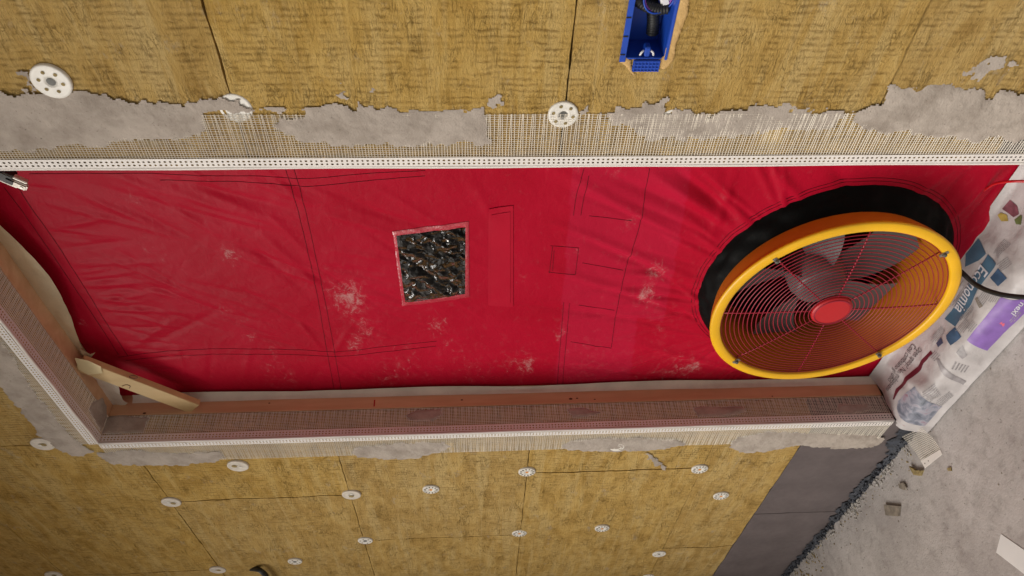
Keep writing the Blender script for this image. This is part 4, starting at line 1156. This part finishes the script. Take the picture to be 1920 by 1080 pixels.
# ------------------------------------------------------------------ blue socket box in the wool
sb = thing('socket_box', (1.36, 0.0, 1.08), 'blue recessed electrical box in the wool wall, set in beige foam', 'socket box')
x0, x1, z0, z1 = 1.2632, 1.474, 1.0806, 1.1534; dp = 0.062; t_ = 0.0028
bx = MB()
bx.box((x0, -0.003, z0), (x1, dp, z0 + t_)); bx.box((x0, -0.003, z1 - t_), (x1, dp, z1)); bx.box((x0, -0.003, z0 + t_), (x0 + t_, dp, z1 - t_)); bx.box((x1 - t_, -0.003, z0 + t_), (x1, dp, z1 - t_)); bx.box((x0 + t_, dp - t_, z0 + t_), (x1 - t_, dp, z1 - t_))
bx.build('shell', M['blue'], sb)
lip = MB().box((x0 - 0.004, -0.0065, z1 - 0.002), (x1, -0.0032, z1 + 0.0085), 0.0008).build('rim', M['blue'], sb)
for k in range(6):
    MB().box((x0 + 0.010 + k * 0.034, -0.0078, z1 + 0.0005), (x0 + 0.012 + k * 0.034, -0.0066, z1 + 0.0088)).build('rib', M['black_plastic'], lip)
MB().box((x0, -0.0062, z0 - 0.0028), (x1, -0.0032, z0 + 0.002), 0.0008).build('rim', M['blue'], sb)
tabp = MB().box((x0 - 0.0225, -0.0058, 1.0885), (x0 - 0.0005, -0.0030, 1.1365), 0.0006).build('tab', M['blue'], sb)
for k in range(8): MB().box((x0 - 0.0220, -0.0080, 1.0900 + k * 0.0062), (x0 - 0.0010, -0.0059, 1.0915 + k * 0.0062)).build('tab_rib', M['blue'], tabp)
for k in range(4): MB().box((x0 - 0.0215 + k * 0.0062, -0.0077, 1.0890), (x0 - 0.0200 + k * 0.0062, -0.00585, 1.1360)).build('tab_rib', M['blue'], tabp)
clp = MB().box((x0 + 0.003, -0.002, 1.1085), (x0 + 0.022, 0.016, 1.1185), 0.002).build('clip', M['blue'], sb)
for s_ in (-1, 1): MB().tube(spline([(x0 + 0.013, 0.004, 1.1135 + s_ * 0.006), (x0 + 0.011, 0.001, 1.1135 + s_ * 0.010), (x0 + 0.005, 0.002, 1.1135 + s_ * 0.012)], 5), 0.0020, 6).build('clip_foot', M['white_plastic'], clp, True)
def corrugated(name, pts, r, label, parent=None):
    P = spline(pts, 14); L = np.r_[0, np.cumsum([np.linalg.norm(P[i + 1] - P[i]) for i in range(len(P) - 1)])]
    n = int(L[-1] / 0.0016); t = np.linspace(0, L[-1], n); P = np.array(P)
    Q = np.stack([np.interp(t, L, P[:, k]) for k in range(3)], 1)
    rr = [r + 0.0011 * math.sin(q * 2 * math.pi / 0.0052) for q in t]
    return tag(MB().tube(Q, rr, 14).build(name, M['rubber'], None, True), label, 'conduit', 'conduits in the blue box')
yb = dp - t_ - 0.0015
corrugated('conduit', [(x0 + 0.022, yb - 0.0125, 1.0985), (x0 + 0.045, yb - 0.0125, 1.1010), (x0 + 0.075, yb - 0.013, 1.1080), (x0 + 0.100, yb - 0.020, 1.1180)], 0.0105, 'black corrugated conduit lying along the back of the blue box')
corrugated('conduit', [(x0 + 0.100, yb - 0.0365, 1.1475), (x0 + 0.088, yb - 0.0365, 1.1300), (x0 + 0.080, yb - 0.0365, 1.1080), (x0 + 0.082, yb - 0.0365, 1.0870)], 0.0098, 'black corrugated conduit crossing the blue box from wall to wall')
for k, (mt, lab, rad, yo) in enumerate((('blue', 'blue wire looped inside the blue box', 0.027, 0.012), ('violet', 'violet wire looped beside the blue wire in the box', 0.0245, 0.0152))):
    c = (x0 + 0.104, yo, 1.108)
    pts = [(c[0] + rad * math.cos(a), c[1] + 0.003 * math.sin(2 * a), c[2] + rad * 0.95 * math.sin(a)) for a in np.linspace(0.3, 0.3 + 1.85 * math.pi, 40)]
    tag(MB().tube(pts, 0.0015, 8).build('wire', M[mt], None, True), lab, 'wire', 'looped wires in the blue box')
tag(MB().obox((x0 + 0.099, 0.024, 1.096), Vector((0.94, 0, 0.34)), Vector((0, 1, 0)), Vector((-0.34, 0, 0.94)), 0.013, 0.008, 0.008, 0.003).build('wire_connector', M['white_plastic'], None), 'white wire connector inside the blue box loop', 'connector')
foam_lists = [[(1296, -30), (1288, 30), (1277, 60), (1268, 85), (1262, 113), (1246, 130), (1233, 126), (1230, 112), (1244, 104), (1272, -10), (1277, -30)],
              [(1166, 92), (1162, 115), (1186, 140), (1192, 142), (1187, 133), (1184, 112), (1174, 106)]]
for k, pl in enumerate(foam_lists):
    patch('foam', xz(pl), lambda s, t, h: (s, -0.0012 - h, t), M['foam'], sb, h=0.0042, edge=0.005, rag=0.003, res=0.0018, rough=0.002, seed=140 + k)

# ------------------------------------------------------------------ base of the wall: ragged membrane, crumbs
mb_ = thing('membrane', (-0.6, -0.01, 0.0), 'ragged dark membrane strip along the foot of the plinth', 'membrane')
mv = []; mf = []; xs = np.linspace(-1.8, -0.03, 620)
R_ = 9
for i, x in enumerate(xs):
    top = 0.004 + 0.044 * max(0.0, 0.40 + 1.3 * float(fbm(x * 30, 2.0, 5, 0.75))) + (0.045 if x > -0.22 else 0) * (0.6 + float(fbm(x * 20, 9.0, 4)))
    lean = 0.002 + 0.012 * max(0.0, 0.45 + float(fbm(x * 18, 5.0, 4, 0.6)))
    for q in range(R_):
        t = q / (R_ - 1)
        jx = 0.010 * float(fbm(x * 40 + q, t * 6, 3)); jy = 0.014 * float(fbm(x * 55, t * 5 + 3, 4, 0.65)); jz = 0.014 * float(fbm(x * 50 + 9, t * 5 + 7, 4, 0.65))
        y = -0.0012 - lean * t ** 1.6 - (0.004 * t)
        mv.append((x + jx, min(-0.0010, y + jy * t), max(0.0012, top * (1 - t) ** 1.3 + jz * math.sin(math.pi * t))))
    if i: mf += [(R_ * (i - 1) + q, R_ * (i - 1) + q + 1, R_ * i + q + 1, R_ * i + q) for q in range(R_ - 1)]
obj('strip', mv, mf, M['membrane'], mb_, True)
# torn flap by the jamb foot
def chunk(c, s, mat_v, mat_f, k, squash=0.6):
    rs = np.random.default_rng(k)
    n0 = len(mat_v); ico = [(0, 0, 1), (0.89, 0, 0.45), (0.28, 0.85, 0.45), (-0.72, 0.53, 0.45), (-0.72, -0.53, 0.45), (0.28, -0.85, 0.45), (0.72, 0.53, -0.45), (-0.28, 0.85, -0.45), (-0.89, 0, -0.45), (-0.28, -0.85, -0.45), (0.72, -0.53, -0.45), (0, 0, -1)]
    fi = [(0, 1, 2), (0, 2, 3), (0, 3, 4), (0, 4, 5), (0, 5, 1), (1, 6, 2), (2, 7, 3), (3, 8, 4), (4, 9, 5), (5, 10, 1), (6, 7, 2), (7, 8, 3), (8, 9, 4), (9, 10, 5), (10, 6, 1), (11, 7, 6), (11, 8, 7), (11, 9, 8), (11, 10, 9), (11, 6, 10)]
    st = rs.uniform(0.6, 1.3, 3)
    for p in ico:
        j = rs.uniform(0.65, 1.2)
        mat_v.append((c[0] + p[0] * s * j * st[0], c[1] + p[1] * s * j * st[1], max(0.0004, c[2] + p[2] * s * j * squash)))
    mat_f += [[i + n0 for i in q] for q in fi]
cv_, cf2 = [], []
for k in range(2600):
    x = -random.random() * 1.9 - 0.02
    if float(fbm(x * 16, 4.4, 3)) < random.uniform(-0.12, 0.30): continue
    y = -0.008 - abs(random.gauss(0, 0.022)); s = random.choice((0.0012, 0.0018, 0.003, 0.005)) * random.uniform(0.7, 1.4)
    chunk((x, y, s * 0.3), s, cv_, cf2, k)
for k in range(420):
    x = random.uniform(-1.6, 0.9); y = -0.05 - abs(random.gauss(0, 0.25)); s = random.uniform(0.0008, 0.0022)
    chunk((x, y, s * 0.3), s, cv_, cf2, 2000 + k)
lv, lf = [], []
for k in range(420):
    x = -random.random() * 1.75 - 0.03; s = random.uniform(0.002, 0.0065)
    chunk((x, -0.006 - abs(random.gauss(0, 0.007)), random.uniform(0.0, 0.022)), s, lv, lf, 9000 + k, 0.8)
tag(obj('torn_lumps', lv, lf, M['membrane'], mb_), kind='stuff')
tag(obj('mortar_crumbs', cv_, cf2, M['crumb'], None, loc=(-0.6, -0.05, 0)), 'pale mortar crumbs scattered along the foot of the wall', 'rubble', kind='stuff')
cv_, cf2 = [], []
for k in range(260):
    x = -random.random() * 1.7 - 0.05 if k % 3 else random.uniform(-1.4, -0.95)
    y = -0.022 - abs(random.gauss(0, 0.03 if k % 3 else 0.06)); s = random.uniform(0.0015, 0.005) * (1.3 if k % 3 == 0 else 0.7)
    chunk((x, y, s * 0.3), s, cv_, cf2, 4000 + k)
tag(obj('wool_crumbs', cv_, cf2, M['wool_bit'], None, loc=(-0.6, -0.06, 0)), 'brown mineral wool crumbs along the foot of the wall', 'crumbs', kind='stuff')
cv_, cf2 = [], []
for k in range(110):
    x = random.uniform(-1.5, 0.8); y = -0.04 - abs(random.gauss(0, 0.22)); s = random.uniform(0.0012, 0.0034)
    chunk((x, y, s * 0.2), s, cv_, cf2, 6000 + k, 0.35)
tag(obj('dark_grit', cv_, cf2, M['card'], None, loc=(-0.4, -0.2, 0)), 'dark grit specks scattered on the concrete floor', 'grit', kind='stuff')

# single bits lying on the floor
def slab_px(name, px, th, mat, label, cat, z=0.001, curl=0.0):
    P = [at(u, v, 2, z) for u, v in px]; n = len(P); c = np.mean(P, 0)
    top = [(p[0], p[1], z + th + curl * random.random()) for p in P]; bot = [(p[0], p[1], z) for p in P]
    f = [list(range(n)), [n + i for i in range(n)][::-1]] + [[i, n + i, n + (i + 1) % n, (i + 1) % n] for i in range(n)]
    return tag(obj(name, top + bot, f, mat), label, cat)
slab_px('cardboard_scrap', [(1661, 946), (1690, 949), (1688, 968), (1664, 966)], 0.008, M['card'], 'small square grey-brown scrap lying on the concrete floor', 'scrap')
slab_px('wool_scrap', [(1709, 874), (1722, 882), (1733, 882), (1729, 892), (1718, 890)], 0.010, M['wool_bit'], 'brown scrap of mineral wool on the floor by the mesh offcut', 'scrap')
slab_px('stone_chip', [(1687, 907), (1697, 905), (1702, 914), (1698, 919), (1689, 915)], 0.006, M['card'], 'small dark stone chip on the concrete near the wall foot', 'stone')
slab_px('tuft_of_wool', [(1777, 878), (1784, 876), (1785, 883), (1779, 883)], 0.003, M['wool_bit'], 'tiny tuft of wool on the open concrete floor', 'scrap')
slab_px('paper_strip', [(1877, 1001), (1868, 1036), (1990, 1130), (2020, 1100)], 0.0006, M['white_plastic'], 'white paper strip lying on the concrete floor', 'paper')
# mesh offcut with a bit of bead
mo = thing('mesh_offcut', (-0.03, -0.07, 0.002), 'offcut of white mesh with a bead end on the floor by the jamb', 'mesh offcut')
qa, qb, qc, qd = [at(u, v, 2, 0.012) for u, v in ((1702, 818), (1742, 802), (1760, 852), (1732, 878))]
mv, mf = [], []
def bil(a, b_): 
    p = (qa * (1 - a) + qb * a) * (1 - b_) + (qd * (1 - a) + qc * a) * b_
    return np.array([p[0], p[1], 0.003 + 0.030 * (1 - b_) ** 2 + 0.004 * math.sin(a * 3 + b_ * 2)])
def strand2(f0, f1, n=8):
    n0 = len(mv)
    for q in range(n + 1):
        p = bil(*(np.array(f0) + (np.array(f1) - np.array(f0)) * q / n)); d = np.array(bil(*f1)) - np.array(bil(*f0)); d /= np.linalg.norm(d); s = np.array([-d[1], d[0], 0]) * 0.0006
        mv.extend([p - s, p + np.array([0, 0, 0.0006]), p + s])
        if q: a = n0 + 3 * q - 3; mf.extend([(a, a + 1, a + 4, a + 3), (a + 1, a + 2, a + 5, a + 4)])
for i in range(15): strand2(((i + .5) / 15, 0), ((i + .5) / 15, 0.98))
for i in range(19): strand2((0, (i + .5) / 19), (1, (i + .5) / 19))
tag(obj('mesh', mv, mf, M['net'], mo), kind='stuff')
pts = [bil(0, .78), bil(1, .82), bil(1, 1.0), bil(0, 1.0)]
MB().add([p + np.array([0, 0, 0.0018]) for p in pts] + [p + np.array([0, 0, 0.0006]) for p in pts], [(0, 1, 2, 3), (7, 6, 5, 4), (0, 4, 5, 1), (1, 5, 6, 2), (2, 6, 7, 3), (3, 7, 4, 0)]).build('bead_end', M['bead'], mo)
for i in range(5):
    p = bil(0.12 + i * 0.19, 0.90); MB().add([(p[0] + 0.0022 * math.cos(q), p[1] + 0.0022 * math.sin(q), p[2] + 0.0024) for q in np.arange(0, 6.28, 1.05)], [range(6)]).build('perforation', M['plate_hole'], mo)
print('objects', len(bpy.data.objects))
